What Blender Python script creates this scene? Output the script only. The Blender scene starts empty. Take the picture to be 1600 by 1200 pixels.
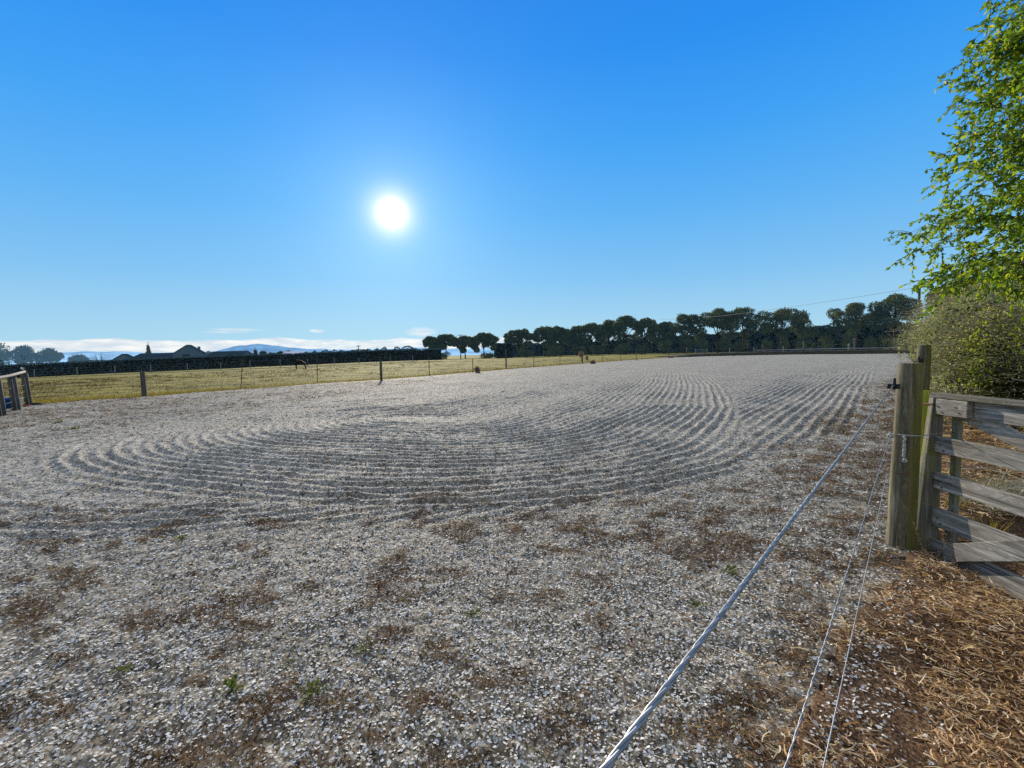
import bpy, math, random
import numpy as np
from mathutils import Vector, Matrix, Euler
random.seed(7); rng = np.random.default_rng(11)
scene = bpy.context.scene
COL = scene.collection
R = math.radians
PI = math.pi

# ------------------------------------------------------------------ camera
F = 720.0; CAMZ = 1.6; PITCH = R(3.74); ROLL = R(1.17)
cam_d = bpy.data.cameras.new('camera'); cam = bpy.data.objects.new('camera', cam_d); COL.objects.link(cam)
cam_d.sensor_width = 36; cam_d.lens = 36 * F / 1600; cam_d.clip_start = 0.02; cam_d.clip_end = 20000
CM = Matrix.Translation((0, 0, CAMZ)) @ Matrix.Rotation(PI / 2 - PITCH, 4, 'X') @ Matrix.Rotation(-ROLL, 4, 'Z')
cam.matrix_world = CM
scene.camera = cam
C3 = CM.to_3x3()
def ray(px, py): return (C3 @ Vector(((px - 800) / F, (600 - py) / F, -1))).normalized()
def gp(px, py, z=0.0):                       # survey: ground point seen at a photo pixel
    d = ray(px, py); t = (z - CAMZ) / d.z; return Vector((d.x * t, d.y * t, z))
def P(px, py, Y):                            # survey: point seen at a photo pixel at a known distance
    d = ray(px, py); t = Y / d.y; return Vector((d.x * t, Y, CAMZ + d.z * t))
SUN = ray(612, 333)
SUN_EL = math.asin(SUN.z); SUN_AZ = math.atan2(SUN.x, SUN.y)

# ------------------------------------------------------------------ noise
def _hash(i, j, s):
    n = (i.astype(np.int64) * 374761393 + j.astype(np.int64) * 668265263 + s * 1442695041) & 0xFFFFFFFF
    n = ((n ^ (n >> 13)) * 1274126177) & 0xFFFFFFFF
    return ((n ^ (n >> 16)) & 0xFFFF) / 65535.0
def vnoise(x, y, s=0):
    x = np.asarray(x, float); y = np.asarray(y, float)
    i = np.floor(x); j = np.floor(y); fx = x - i; fy = y - j
    fx = fx * fx * (3 - 2 * fx); fy = fy * fy * (3 - 2 * fy)
    a = _hash(i, j, s); b = _hash(i + 1, j, s); c = _hash(i, j + 1, s); d = _hash(i + 1, j + 1, s)
    return (a * (1 - fx) + b * fx) * (1 - fy) + (c * (1 - fx) + d * fx) * fy
def fbm(x, y, o=3, s=0):
    t = 0; a = 1; w = 0
    for k in range(o):
        t = t + a * vnoise(x * 2 ** k, y * 2 ** k, s + k * 17); w += a; a *= .5
    return t / w
def sst(a, b, x):
    t = np.clip((x - a) / (b - a), 0, 1); return t * t * (3 - 2 * t)

# ------------------------------------------------------------------ terrain
def terr(X, Y):
    X = np.asarray(X, float); Y = np.asarray(Y, float)
    a = np.clip((-X - 20) / 95, 0, 2.0)
    z = -1.75 * a ** 1.15
    rise = 0.9 * sst(0, 1, (Y - 95) / 45) * sst(0, 1, (X + 10) / 50)      # low bank past the far end of the arena
    return z + rise * 0.7
def seg_d(X, Y, a, b):
    ax, ay = a; bx, by = b; dx, dy = bx - ax, by - ay; L = dx * dx + dy * dy
    t = np.clip(((X - ax) * dx + (Y - ay) * dy) / L, 0, 1)
    return np.hypot(X - ax - t * dx, Y - ay - t * dy)
CORE = [(-2.9, 11.5), (-1.0, 10.9), (1.0, 14.5), (3.6, 21), (7.2, 31), (10.5, 43)]
def furrow(X, Y):
    wob = (fbm(X * .35, Y * .35, 2, 5) - .5) * .35
    dA = np.full(X.shape, 1e9)
    for a, b in zip(CORE[:-1], CORE[1:]): dA = np.minimum(dA, seg_d(X, Y, a, b))
    dB = seg_d(X, Y, (-4.0, 9.6), (-4.0 + .63 * 110, 9.6 + .777 * 110))
    sp = .225
    # A: loop furrows
    oA = 6.35 - .8 * sst(2.0, 6.0, X) + .35 * (fbm(X * .5, Y * .5, 2, 19) - .5)
    mA = sst(oA + .15, oA - .15, dA) * sst(.2, .7, dA)
    side = (X - CORE[0][0]) * .777 - (Y - CORE[0][1]) * .63              # >0 right of the long axis
    mA = mA * (1 - .5 * sst(-1.0, -4.0, side) * sst(11.0, 14.0, Y))
    far = sst(95, 45, Y)
    tp = (X + 4.0) * .63 + (Y - 9.6) * .777
    lim = 5.6 + 1.6 * sst(-3.5, 0, tp) + 1.55 * sst(0, 7, tp)
    mB = sst(oA - .1, oA + .2, dA) * sst(lim + .25, lim - .25, dB) * (0.35 + .65 * sst(4.3, 5.2, dB))
    mB = mB * np.where(side > 0, 1, .45) * (.3 + .7 * sst(100, 40, Y))
    mC = sst(oA - .1, oA + .4, dA) * sst(.2, 1.2, -side) * sst(16.2, 14.8, -side) * sst(-5.5, -3.5, tp + .25 * (-side)) * .6 * (.3 + .7 * sst(95, 40, Y))
    mB = np.maximum(mB * (side > 0), mC)
    mA = mA * (.15 + .85 * far)
    def prof(d, off):
        c = .5 + .5 * np.cos(2 * PI * (d + wob * .5 + off) / sp); return c ** 1.9 - .15 * (1 - c) ** 4
    n = (.45 + 1.1 * fbm(X * 1.1, Y * 1.1, 2, 31)) * (.7 + .6 * fbm(X * 5, Y * 5, 2, 33)) * (.6 + .4 * sst(.28, .42, fbm(X * .8 + 9, Y * .8, 2, 35))) 
    lane = .55 + .9 * vnoise(np.floor((dA + wob * .5) / sp + .5) * 3.7, X * .25, 77)
    laneB = .5 + .9 * vnoise(np.floor((dB + wob * .5) / sp + .5) * 3.7, X * .2, 78)
    h = .029 * n * (mA * prof(dA, 0) * lane + mB * prof(dB, .1) * laneB)
    return h, np.maximum(mA, mB)
def gz(X, Y):
    X = np.asarray(X, float); Y = np.asarray(Y, float)
    h, m = furrow(X, Y)
    r = np.hypot(X, Y)
    bump = (fbm(X * 2.2, Y * 2.2, 3, 3) - .5) * .035 + (fbm(X * 9, Y * 9, 2, 9) - .5) * .022 * (1 - sst(8, 30, r) * .3)
    bump = bump + (vnoise(X * 28, Y * 28, 12) - .5) * .010
    return terr(X, Y) + .045 + h + bump
# outline of the gravel arena (plan)
left_px = [(48, 634), (130, 627), (225, 621.5), (300, 615), (375, 609.5), (495, 600.5), (595, 594), (671, 588), (740, 582), (790, 577.5), (850, 573), (910, 568.5), (975, 563.5), (1040, 559.5)]
left_e = [gp(*p) for p in left_px]
far_e = [gp(*p) for p in [(1110, 557.5), (1250, 554.5), (1420, 552.5)]]
fence0 = Vector((3.0, 3.5, 0)); fence1 = Vector((6.55, 7.35, 0)); FD = (fence1 - fence0).normalized()
right_e = [far_e[-1], fence0 + FD * 14 + Vector((.55, -.6, 0)) * 0.1, fence0 + Vector((.12, 0, 0)),
           gp(1425, 905), gp(1385, 945), gp(1330, 1010), gp(1300, 1090), gp(1250, 1200)]
OUT = [(v.x, v.y) for v in left_e + far_e + right_e[1:]] + [(.55, .6), (.2, -2.5), (-14, -2.5), (-34, 2), (-27, 10)]
def inpoly(X, Y, poly):
    inside = np.zeros(X.shape, bool); n = len(poly)
    for i in range(n):
        x1, y1 = poly[i]; x2, y2 = poly[(i + 1) % n]
        if y1 == y2: continue
        c = ((y1 > Y) != (y2 > Y)) & (X < (x2 - x1) * (Y - y1) / (y2 - y1) + x1)
        inside ^= c
    return inside
def polyd(X, Y, poly):
    d = np.full(X.shape, 1e9)
    for i in range(len(poly)): d = np.minimum(d, seg_d(X, Y, poly[i], poly[(i + 1) % len(poly)]))
    return d
def fence_side(X, Y):          # >0 : right of the fence line
    return (X - fence0.x) * FD.y - (Y - fence0.y) * FD.x
def brown(X, Y):               # amount of dead weed on the gravel, 0..1
    r = np.hypot(X, Y)
    n = .74 * fbm(X * 4.4 + 3, Y * 5.6, 4, 41) + .26 * fbm(X * .55, Y * .8, 2, 47)
    near = sst(5.3, 4.3, Y - .04 * X)                         # weedy foreground
    re = np.exp(-np.clip(-fence_side(X, Y) - .2, 0, 9) / 1.15) * sst(3.4, 5.5, Y) * (.5 + .5 * sst(60, 20, Y))    # rusty band along the fence
    le = sst(-9.3, -11.5, X - 0.25*(Y-5))
    m = 1.0 * sst(.53, .575, n) * near + sst(.50, .58, n + .15 * re) * sst(.15, .5, re) + .8 * sst(.51, .58, n) * le
    m = m + .3 * sst(.60, .64, n) * sst(13, 6, r)
    return np.clip(m, 0, 1)

# ------------------------------------------------------------------ object helpers
def link(name, me, mat=None, parent=None):
    o = bpy.data.objects.new(name, me); COL.objects.link(o)
    if mat:
        for m in (mat if isinstance(mat, (list, tuple)) else [mat]): me.materials.append(m)
    if parent: o.parent = parent
    return o
def tag(o, label=None, cat=None, group=None, kind=None):
    if label: o['label'] = label
    if cat: o['category'] = cat
    if group: o['group'] = group
    if kind: o['kind'] = kind
    return o
def empty(name, loc, rz=0, label=None, cat=None, group=None):
    o = bpy.data.objects.new(name, None); COL.objects.link(o); o.location = loc; o.rotation_euler = (0, 0, rz)
    o.empty_display_size = .2
    return tag(o, label, cat, group)
def npmesh(name, V, k, smooth=False):           # V: (n,k,3) polygons that share no vertices
    n = V.shape[0]; me = bpy.data.meshes.new(name)
    me.vertices.add(n * k); me.vertices.foreach_set('co', V.reshape(-1).astype(np.float32))
    me.loops.add(n * k); me.loops.foreach_set('vertex_index', np.arange(n * k, dtype=np.int32))
    me.polygons.add(n); me.polygons.foreach_set('loop_start', np.arange(0, n * k, k, dtype=np.int32))
    me.polygons.foreach_set('loop_total', np.full(n, k, np.int32))
    me.update(calc_edges=True); return me
def idxmesh(name, V, Fq, smooth=True):
    n = len(Fq); k = Fq.shape[1]; me = bpy.data.meshes.new(name)
    me.vertices.add(len(V)); me.vertices.foreach_set('co', V.reshape(-1).astype(np.float32))
    me.loops.add(n * k); me.loops.foreach_set('vertex_index', Fq.reshape(-1).astype(np.int32))
    me.polygons.add(n); me.polygons.foreach_set('loop_start', np.arange(0, n * k, k, dtype=np.int32))
    me.polygons.foreach_set('loop_total', np.full(n, k, np.int32))
    if smooth: me.polygons.foreach_set('use_smooth', np.ones(n, bool))
    me.update(calc_edges=True); return me
class MB:
    def __init__(s): s.v = []; s.f = []
    def add(s, vs, fs):
        o = len(s.v); s.v += [tuple(v) for v in vs]; s.f += [tuple(i + o for i in f) for f in fs]
    def box(s, c, size, rot=None, jit=0):
        c = Vector(c); vs = []
        for x in (-1, 1):
            for y in (-1, 1):
                for z in (-1, 1):
                    v = Vector((x * size[0] / 2, y * size[1] / 2, z * size[2] / 2))
                    if jit: v += Vector([random.uniform(-jit, jit) for _ in range(3)])
                    if rot: v = rot @ v
                    vs.append(c + v)
        s.add(vs, [(0, 1, 3, 2), (4, 6, 7, 5), (0, 4, 5, 1), (2, 3, 7, 6), (0, 2, 6, 4), (1, 5, 7, 3)])
    def tube(s, pts, rad, n=8, cap=True, wob=0):
        pts = [Vector(p) for p in pts]; rings = []
        if not hasattr(rad, '__len__'): rad = [rad] * len(pts)
        up = None; o = len(s.v)
        for i, p in enumerate(pts):
            t = (pts[min(i + 1, len(pts) - 1)] - pts[max(i - 1, 0)]).normalized()
            if up is None: up = Vector((1, 0, 0)) if abs(t.x) < .9 else Vector((0, 1, 0))
            a = (up - t * up.dot(t)).normalized(); b = t.cross(a); up = a
            for k in range(n):
                th = 2 * PI * k / n; rr = rad[i] * (1 + (wob * math.sin(k * 2.3 + 1.7) + wob * .5 * math.sin(k * 5.1 + i) if wob else 0))
                s.v.append(tuple(p + a * math.cos(th) * rr + b * math.sin(th) * rr))
        for i in range(len(pts) - 1):
            for k in range(n):
                s.f.append((o + i * n + k, o + i * n + (k + 1) % n, o + (i + 1) * n + (k + 1) % n, o + (i + 1) * n + k))
        if cap:
            s.f.append(tuple(o + k for k in reversed(range(n)))); e = o + (len(pts) - 1) * n
            s.f.append(tuple(e + k for k in range(n)))
    def build(s, name, mat, parent=None, smooth=False, bevel=0):
        me = bpy.data.meshes.new(name); me.from_pydata(s.v, [], s.f); me.update()
        if smooth:
            for p in me.polygons: p.use_smooth = len(p.vertices) == 4
        o = link(name, me, mat, parent)
        if bevel:
            b = o.modifiers.new('bevel', 'BEVEL'); b.width = bevel; b.segments = 2; b.limit_method = 'ANGLE'; b.angle_limit = R(40)
        return o

# ------------------------------------------------------------------ materials
def newmat(name):
    m = bpy.data.materials.new(name); m.use_nodes = True; nt = m.node_tree; nt.nodes.clear()
    out = nt.nodes.new('ShaderNodeOutputMaterial'); return m, nt, out
def N(nt, t, **kw):
    n = nt.nodes.new(t)
    for k, v in kw.items():
        if k in n.inputs: n.inputs[k].default_value = v
        else: setattr(n, k, v)
    return n
def ramp(nt, fac, stops, interp='LINEAR'):
    r = nt.nodes.new('ShaderNodeValToRGB'); cr = r.color_ramp; cr.interpolation = interp
    while len(cr.elements) < len(stops): cr.elements.new(.5)
    for e, (p, c) in zip(cr.elements, stops): e.position = p; e.color = (*c, 1) if len(c) == 3 else c
    nt.links.new(fac, r.inputs[0]); return r.outputs[0]
def mixc(nt, fac, a, b, mode='MIX'):
    m = nt.nodes.new('ShaderNodeMix'); m.data_type = 'RGBA'; m.blend_type = mode
    for sock, v in ((m.inputs[0], fac), (m.inputs[6], a), (m.inputs[7], b)):
        if isinstance(v, bpy.types.NodeSocket): nt.links.new(v, sock)
        elif isinstance(v, (int, float)): sock.default_value = v
        else: sock.default_value = (*v, 1)
    return m.outputs[2]
def math_(nt, op, a, b=None, c=None, clamp=False):
    m = nt.nodes.new('ShaderNodeMath'); m.operation = op; m.use_clamp = clamp
    for i, v in enumerate((a, b, c)):
        if v is None: continue
        if isinstance(v, bpy.types.NodeSocket): nt.links.new(v, m.inputs[i])
        else: m.inputs[i].default_value = v
    return m.outputs[0]
def noise(nt, vec, scale, detail=4, rough=.55, out='Fac', dist=0):
    n = nt.nodes.new('ShaderNodeTexNoise'); n.inputs['Scale'].default_value = scale; n.inputs['Detail'].default_value = detail
    n.inputs['Roughness'].default_value = rough; n.inputs['Distortion'].default_value = dist
    if vec: nt.links.new(vec, n.inputs['Vector'])
    return n.outputs[out]
def voro(nt, vec, scale, out='Color', feature='F1'):
    n = nt.nodes.new('ShaderNodeTexVoronoi'); n.feature = feature; n.inputs['Scale'].default_value = scale
    if vec: nt.links.new(vec, n.inputs['Vector'])
    return n.outputs[out]
def mapping(nt, vec, scale=(1, 1, 1), loc=(0, 0, 0)):
    n = nt.nodes.new('ShaderNodeMapping'); n.inputs['Scale'].default_value = scale; n.inputs['Location'].default_value = loc
    nt.links.new(vec, n.inputs[0]); return n.outputs[0]
def princ(nt, out, col, rough=.9, bump=None, bs=.3, bd=.01, spec=.3, normal=None):
    p = nt.nodes.new('ShaderNodeBsdfPrincipled'); p.inputs['Roughness'].default_value = rough
    p.inputs['Specular IOR Level'].default_value = spec
    if isinstance(col, bpy.types.NodeSocket): nt.links.new(col, p.inputs['Base Color'])
    else: p.inputs['Base Color'].default_value = (*col, 1)
    if bump is not None:
        b = nt.nodes.new('ShaderNodeBump'); b.inputs['Strength'].default_value = bs; b.inputs['Distance'].default_value = bd
        nt.links.new(bump, b.inputs['Height']); nt.links.new(b.outputs[0], p.inputs['Normal'])
    nt.links.new(p.outputs[0], out.inputs[0]); return p
def wpos(nt): return nt.nodes.new('ShaderNodeNewGeometry').outputs['Position']
def opos(nt): return nt.nodes.new('ShaderNodeTexCoord').outputs['Object']
def island(nt): return nt.nodes.new('ShaderNodeNewGeometry').outputs['Random Per Island']

def mat_gravel():
    m, nt, out = newmat('gravel'); p = wpos(nt)
    att = nt.nodes.new('ShaderNodeAttribute'); att.attribute_name = 'weed'
    v1 = voro(nt, p, 75); v2 = voro(nt, p, 34); v3 = voro(nt, p, 13)
    g1 = nt.nodes.new('ShaderNodeRGBToBW'); nt.links.new(v1, g1.inputs[0])
    g2 = nt.nodes.new('ShaderNodeRGBToBW'); nt.links.new(v2, g2.inputs[0])
    g3 = nt.nodes.new('ShaderNodeRGBToBW'); nt.links.new(v3, g3.inputs[0])
    s = math_(nt, 'ADD', math_(nt, 'MULTIPLY', g1.outputs[0], .35), math_(nt, 'MULTIPLY', g2.outputs[0], .35))
    s = math_(nt, 'ADD', s, math_(nt, 'MULTIPLY', g3.outputs[0], .3))
    col = ramp(nt, s, [(.22, (.09, .08, .06)), (.42, (.32, .305, .255)), (.6, (.53, .51, .44)), (.8, (.84, .82, .74))])
    big = noise(nt, p, .35, 4, .6)
    col = mixc(nt, 1.0, col, ramp(nt, big, [(.3, (.78, .77, .75)), (.7, (1.05, 1.03, 1.0))]), 'MULTIPLY')
    dv = nt.nodes.new('ShaderNodeVectorMath'); dv.operation = 'LENGTH'; nt.links.new(p, dv.inputs[0])
    nearf = math_(nt, 'MULTIPLY', math_(nt, 'SUBTRACT', 8.0, dv.outputs['Value']), .17, clamp=True)
    col = mixc(nt, nearf, col, mixc(nt, 1.0, col, (.66, .59, .50), 'MULTIPLY'))     # soil and fines show between the loose chips
    br = noise(nt, p, 22, 5, .7)
    bc = ramp(nt, br, [(.3, (.035, .022, .013)), (.5, (.11, .065, .035)), (.7, (.22, .14, .08))])
    n2 = noise(nt, p, 5, 5, .7)
    fac = math_(nt, 'MULTIPLY', att.outputs['Fac'], ramp(nt, n2, [(.38, (.15,) * 3), (.62, (.85,) * 3)]))
    col = mixc(nt, fac, col, bc)
    b = math_(nt, 'ADD', g1.outputs[0], math_(nt, 'ADD', math_(nt, 'MULTIPLY', g2.outputs[0], 2.0), math_(nt, 'MULTIPLY', g3.outputs[0], 4.5)))
    princ(nt, out, col, .85, b, .9, .008, .25); return m
def mat_chip():
    m, nt, out = newmat('shell_chip'); r = island(nt)
    col = ramp(nt, r, [(0, (.05, .04, .03)), (.18, (.17, .14, .105)), (.32, (.50, .45, .36)), (.5, (.86, .83, .74)), (.75, (.95, .95, .91)), (.9, (.66, .68, .67)), (1, (.97, .96, .91))])
    p = wpos(nt); col = mixc(nt, 1.0, col, ramp(nt, noise(nt, p, 260, 2), [(.3, (.75,) * 3), (.7, (1.05,) * 3)]), 'MULTIPLY')
    princ(nt, out, col, .75, None, spec=.12); return m
def mat_leafy(name, stops, trans=.35, rough=.6, spec=.3, haze=0.0, tn=None):
    m, nt, out = newmat(name); r = island(nt)
    col = ramp(nt, r, stops)
    if tn:
        p = wpos(nt); col = mixc(nt, 1.0, col, ramp(nt, noise(nt, p, tn, 3), [(.3, (.45,) * 3), (.7, (1.35,) * 3)]), 'MULTIPLY')
    pr = nt.nodes.new('ShaderNodeBsdfPrincipled'); pr.inputs['Roughness'].default_value = rough; pr.inputs['Specular IOR Level'].default_value = spec
    nt.links.new(col, pr.inputs['Base Color'])
    tr = nt.nodes.new('ShaderNodeBsdfTranslucent'); nt.links.new(mixc(nt, 1.0, col, (1.5, 1.5, .7), 'MULTIPLY'), tr.inputs['Color'])
    mx = nt.nodes.new('ShaderNodeMixShader'); mx.inputs[0].default_value = trans
    nt.links.new(pr.outputs[0], mx.inputs[1]); nt.links.new(tr.outputs[0], mx.inputs[2])
    fin = mx.outputs[0]
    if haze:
        em = nt.nodes.new('ShaderNodeEmission'); em.inputs[0].default_value = (.10, .22, .34, 1); em.inputs[1].default_value = haze  # distance haze painted in as a faint blue glow of the leaves
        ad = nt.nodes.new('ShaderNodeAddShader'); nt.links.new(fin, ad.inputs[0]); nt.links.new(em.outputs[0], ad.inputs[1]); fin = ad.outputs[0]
    nt.links.new(fin, out.inputs[0]); return m
def mat_wood(name, axis, dark, mid, light, moss=None, mossamt=.5, mossside=None):
    m, nt, out = newmat(name); p = opos(nt)
    oi = nt.nodes.new('ShaderNodeObjectInfo')
    sc = [26, 26, 26]; sc[axis] = 1.6
    ad = nt.nodes.new('ShaderNodeVectorMath'); ad.operation = 'ADD'; nt.links.new(p, ad.inputs[0])
    cb = nt.nodes.new('ShaderNodeCombineXYZ')
    for k in range(3): nt.links.new(math_(nt, 'MULTIPLY', oi.outputs['Random'], 7.0), cb.inputs[k])
    nt.links.new(cb.outputs[0], ad.inputs[1]); q = ad.outputs[0]
    g = noise(nt, mapping(nt, q, sc), 1.0, 6, .65, dist=.6)
    sc2 = [9, 9, 9]; sc2[axis] = 1.1
    g2 = noise(nt, mapping(nt, q, sc2), 1.0, 3, .5, dist=2.2)
    w = math_(nt, 'SINE', math_(nt, 'MULTIPLY', g2, 70.0))
    col = ramp(nt, g, [(.28, dark), (.5, mid), (.72, light)])
    col = mixc(nt, .45, col, mixc(nt, 1.0, col, ramp(nt, w, [(0, (.55, .53, .5)), (1, (1.25, 1.25, 1.25))]), 'MULTIPLY'))
    # drying checks: long thin cracks
    sc3 = [60, 60, 60]; sc3[axis] = 1.0
    cr = noise(nt, mapping(nt, q, sc3), 1.0, 2, .5)
    crk = ramp(nt, cr, [(.30, (0,) * 3), (.36, (1,) * 3)])
    col = mixc(nt, 1.0, col, mixc(nt, .65, (1, 1, 1), crk), 'MULTIPLY')
    if moss:
        mn = noise(nt, q, 7, 5, .7)
        if mossside:
            ge = nt.nodes.new('ShaderNodeNewGeometry'); dp = nt.nodes.new('ShaderNodeVectorMath'); dp.operation = 'DOT_PRODUCT'
            nt.links.new(ge.outputs['Normal'], dp.inputs[0]); dp.inputs[1].default_value = mossside
            mn = math_(nt, 'ADD', mn, math_(nt, 'MULTIPLY', dp.outputs['Value'], .38))
        f = ramp(nt, mn, [(.62 - .3 * mossamt, (0,) * 3), (.78 - .3 * mossamt, (.85,) * 3)])
        col = mixc(nt, f, col, mixc(nt, g, tuple(c * .5 for c in moss), tuple(c * 1.4 for c in moss)))
    princ(nt, out, col, .85, math_(nt, 'MINIMUM', g, math_(nt, 'MULTIPLY', crk, .9)), .55, .006, .2); return m
def mat_simple(name, col, rough=.7, metal=0, n=0, spec=.3):
    m, nt, out = newmat(name)
    c = col
    if n:
        c = mixc(nt, 1.0, col, ramp(nt, noise(nt, wpos(nt), n, 4), [(.3, (.65,) * 3), (.7, (1.2,) * 3)]), 'MULTIPLY')
    pr = princ(nt, out, c, rough, spec=spec); pr.inputs['Metallic'].default_value = metal; return m
def mat_grass():
    m, nt, out = newmat('grass_field'); p = wpos(nt)
    n1 = noise(nt, mapping(nt, p, (.05, .11, .1)), 1.0, 5, .6); n2 = noise(nt, p, 2.6, 6, .7)
    n3 = noise(nt, mapping(nt, p, (.35, 1.1, 1)), 1.0, 5, .75)
    att = nt.nodes.new('ShaderNodeAttribute'); att.attribute_name = 'green'
    f = math_(nt, 'ADD', math_(nt, 'MULTIPLY', n1, .5), math_(nt, 'MULTIPLY', n3, .75))
    f = math_(nt, 'SUBTRACT', f, att.outputs['Fac'])
    col = ramp(nt, f, [(.28, (.26, .24, .04)), (.46, (.34, .24, .075)), (.56, (.37, .22, .115)), (.61, (.20, .115, .07)), (.65, (.38, .23, .15)), (.74, (.68, .48, .34))])
    col = mixc(nt, 1.0, col, ramp(nt, noise(nt, mapping(nt, p, (.5, 1.6, 1)), 1.0, 6, .8), [(.36, (.35,) * 3), (.5, (.95,) * 3), (.66, (1.4,) * 3)]), 'MULTIPLY')
    pt = noise(nt, mapping(nt, p, (.13, .45, 1)), 1.0, 5, .7)
    col = mixc(nt, 1.0, col, ramp(nt, pt, [(.36, (.40, .36, .34)), (.48, (.85, .85, .85)), (.60, (1.3, 1.25, 1.15))]), 'MULTIPLY')
    col = mixc(nt, math_(nt, 'MULTIPLY', att.outputs['Fac'], ramp(nt, pt, [(.35, (2.0,) * 3), (.65, (3.6,) * 3)])), col, (.25, .27, .035))
    b = math_(nt, 'ADD', n2, math_(nt, 'MULTIPLY', n3, 2.0))
    princ(nt, out, col, .95, b, .6, .04, .1); return m
def mat_litter():
    m, nt, out = newmat('litter_ground'); p = wpos(nt)
    v = voro(nt, p, 120); g = nt.nodes.new('ShaderNodeRGBToBW'); nt.links.new(v, g.inputs[0])
    n2 = noise(nt, p, 6, 6, .7); s = math_(nt, 'ADD', math_(nt, 'MULTIPLY', g.outputs[0], .5), math_(nt, 'MULTIPLY', n2, .5))
    col = ramp(nt, s, [(.3, (.03, .017, .01)), (.48, (.10, .055, .028)), (.62, (.21, .125, .065)), (.8, (.36, .26, .16))])
    princ(nt, out, col, .9, s, 1.0, .02, .15); return m

M = {}
M['gravel'] = mat_gravel(); M['chip'] = mat_chip(); M['grass'] = mat_grass(); M['litter'] = mat_litter()
M['weed'] = mat_leafy('dead_weed', [(0, (.03, .018, .011)), (.3, (.08, .045, .024)), (.6, (.20, .10, .045)), (.85, (.34, .20, .09)), (.95, (.45, .34, .2)), (1, (.22, .24, .05))], .2, .9, .1)
M['bark'] = mat_leafy('shredded_bark', [(0, (.05, .028, .016)), (.25, (.24, .13, .06)), (.5, (.52, .31, .15)), (.78, (.80, .57, .33)), (1, (.92, .79, .58))], .25, .8, .2)
M['drygrass'] = mat_leafy('dry_grass', [(0, (.14, .08, .04)), (.35, (.30, .17, .08)), (.7, (.42, .25, .13)), (1, (.56, .40, .25))], .12, .9, .1, tn=.33)
M['greengrass'] = mat_leafy('green_grass', [(0, (.12, .13, .02)), (.5, (.26, .22, .04)), (1, (.40, .28, .1))], .4, .9, .1)
M['weedgreen'] = mat_leafy('weed_leaf', [(0, (.05, .09, .015)), (.6, (.13, .17, .03)), (1, (.25, .22, .06))], .3, .7, .2)
M['leaf'] = mat_leafy('birch_leaf', [(0, (.06, .13, .015)), (.4, (.14, .25, .025)), (.75, (.27, .38, .035)), (.95, (.40, .44, .05)), (1, (.52, .44, .06))], .5, .5, .35)
M['leaf2'] = mat_leafy('shrub_leaf', [(0, (.09, .12, .045)), (.45, (.24, .27, .16)), (.8, (.42, .43, .27)), (1, (.58, .57, .36))], .42, .6, .3)
M['leaf3'] = mat_leafy('lime_leaf', [(0, (.14, .20, .02)), (.6, (.27, .33, .035)), (1, (.42, .42, .06))], .45, .5, .3)
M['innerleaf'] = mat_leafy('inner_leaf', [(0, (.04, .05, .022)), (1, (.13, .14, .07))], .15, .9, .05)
M['twig'] = mat_leafy('grey_twig', [(0, (.14, .125, .08)), (.5, (.34, .31, .22)), (1, (.58, .54, .42))], .15, .9, .1)
FT = [(0, (.03, .048, .018)), (.5, (.07, .095, .028)), (.85, (.15, .155, .035)), (1, (.26, .22, .055))]
M['far'] = mat_leafy('far_foliage', FT, .3, .9, .1, .065, tn=.45)
M['far2'] = mat_leafy('far_foliage_olive', [(0, (.05, .07, .02)), (.5, (.10, .115, .03)), (1, (.20, .17, .06))], .3, .9, .1, .06, tn=.5)
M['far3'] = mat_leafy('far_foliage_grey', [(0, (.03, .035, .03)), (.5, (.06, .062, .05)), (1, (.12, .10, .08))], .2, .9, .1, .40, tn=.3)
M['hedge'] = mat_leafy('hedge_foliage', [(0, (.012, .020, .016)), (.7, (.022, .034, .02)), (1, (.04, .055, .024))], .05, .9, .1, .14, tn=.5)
M['brownleaf'] = mat_leafy('brown_shrub', [(0, (.14, .08, .05)), (.5, (.28, .16, .10)), (1, (.42, .28, .18))], .2, .9, .1, .05)
M['trunk'] = mat_simple('bark_trunk', (.085, .07, .055), .95, n=3)
M['trunk_far'] = mat_simple('bark_far', (.06, .055, .05), .95, n=1)
M['birchbark'] = mat_simple('branch_bark', (.14, .11, .085), .9, n=12)
M['post'] = mat_wood('post_timber', 2, (.07, .06, .035), (.18, .155, .095), (.36, .31, .21), (.15, .145, .03), .62, (.85, -.3, 0))
M['post_b'] = mat_wood('mossy_timber', 2, (.13, .13, .03), (.28, .28, .05), (.44, .42, .11), (.46, .46, .045), 1.6)
M['post_far'] = mat_wood('old_timber', 2, (.05, .045, .04), (.11, .10, .085), (.2, .19, .16))
M['post_grey'] = mat_wood('grey_timber', 2, (.16, .16, .15), (.3, .3, .28), (.46, .46, .43))
M['rail'] = mat_wood('rail_timber', 0, (.12, .11, .09), (.33, .31, .27), (.66, .63, .56), (.32, .32, .12), .0)
M['rail_green'] = mat_wood('rail_lichen', 0, (.10, .095, .075), (.20, .19, .15), (.42, .40, .33), (.26, .26, .08), .1)
M['stile'] = mat_wood('stile_timber', 2, (.12, .11, .085), (.24, .225, .185), (.40, .38, .31), (.2, .2, .05), .55)
M['wire'] = mat_simple('galvanised_wire', (.40, .41, .42), .42, .75, n=40)
M['rust'] = mat_simple('rusty_steel', (.14, .07, .045), .8, .3, n=15)
M['wire_far'] = mat_simple('fence_wire', (.20, .205, .21), .8, .1)
M['black'] = mat_simple('black_plastic', (.018, .016, .015), .5)
M['rope'] = mat_simple('pale_twine', (.42, .45, .42), .9, n=120)
M['blue'] = mat_simple('blue_plastic', (.01, .10, .36), .4, n=4)
M['white'] = mat_simple('white_plastic', (.75, .78, .78), .45)
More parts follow.
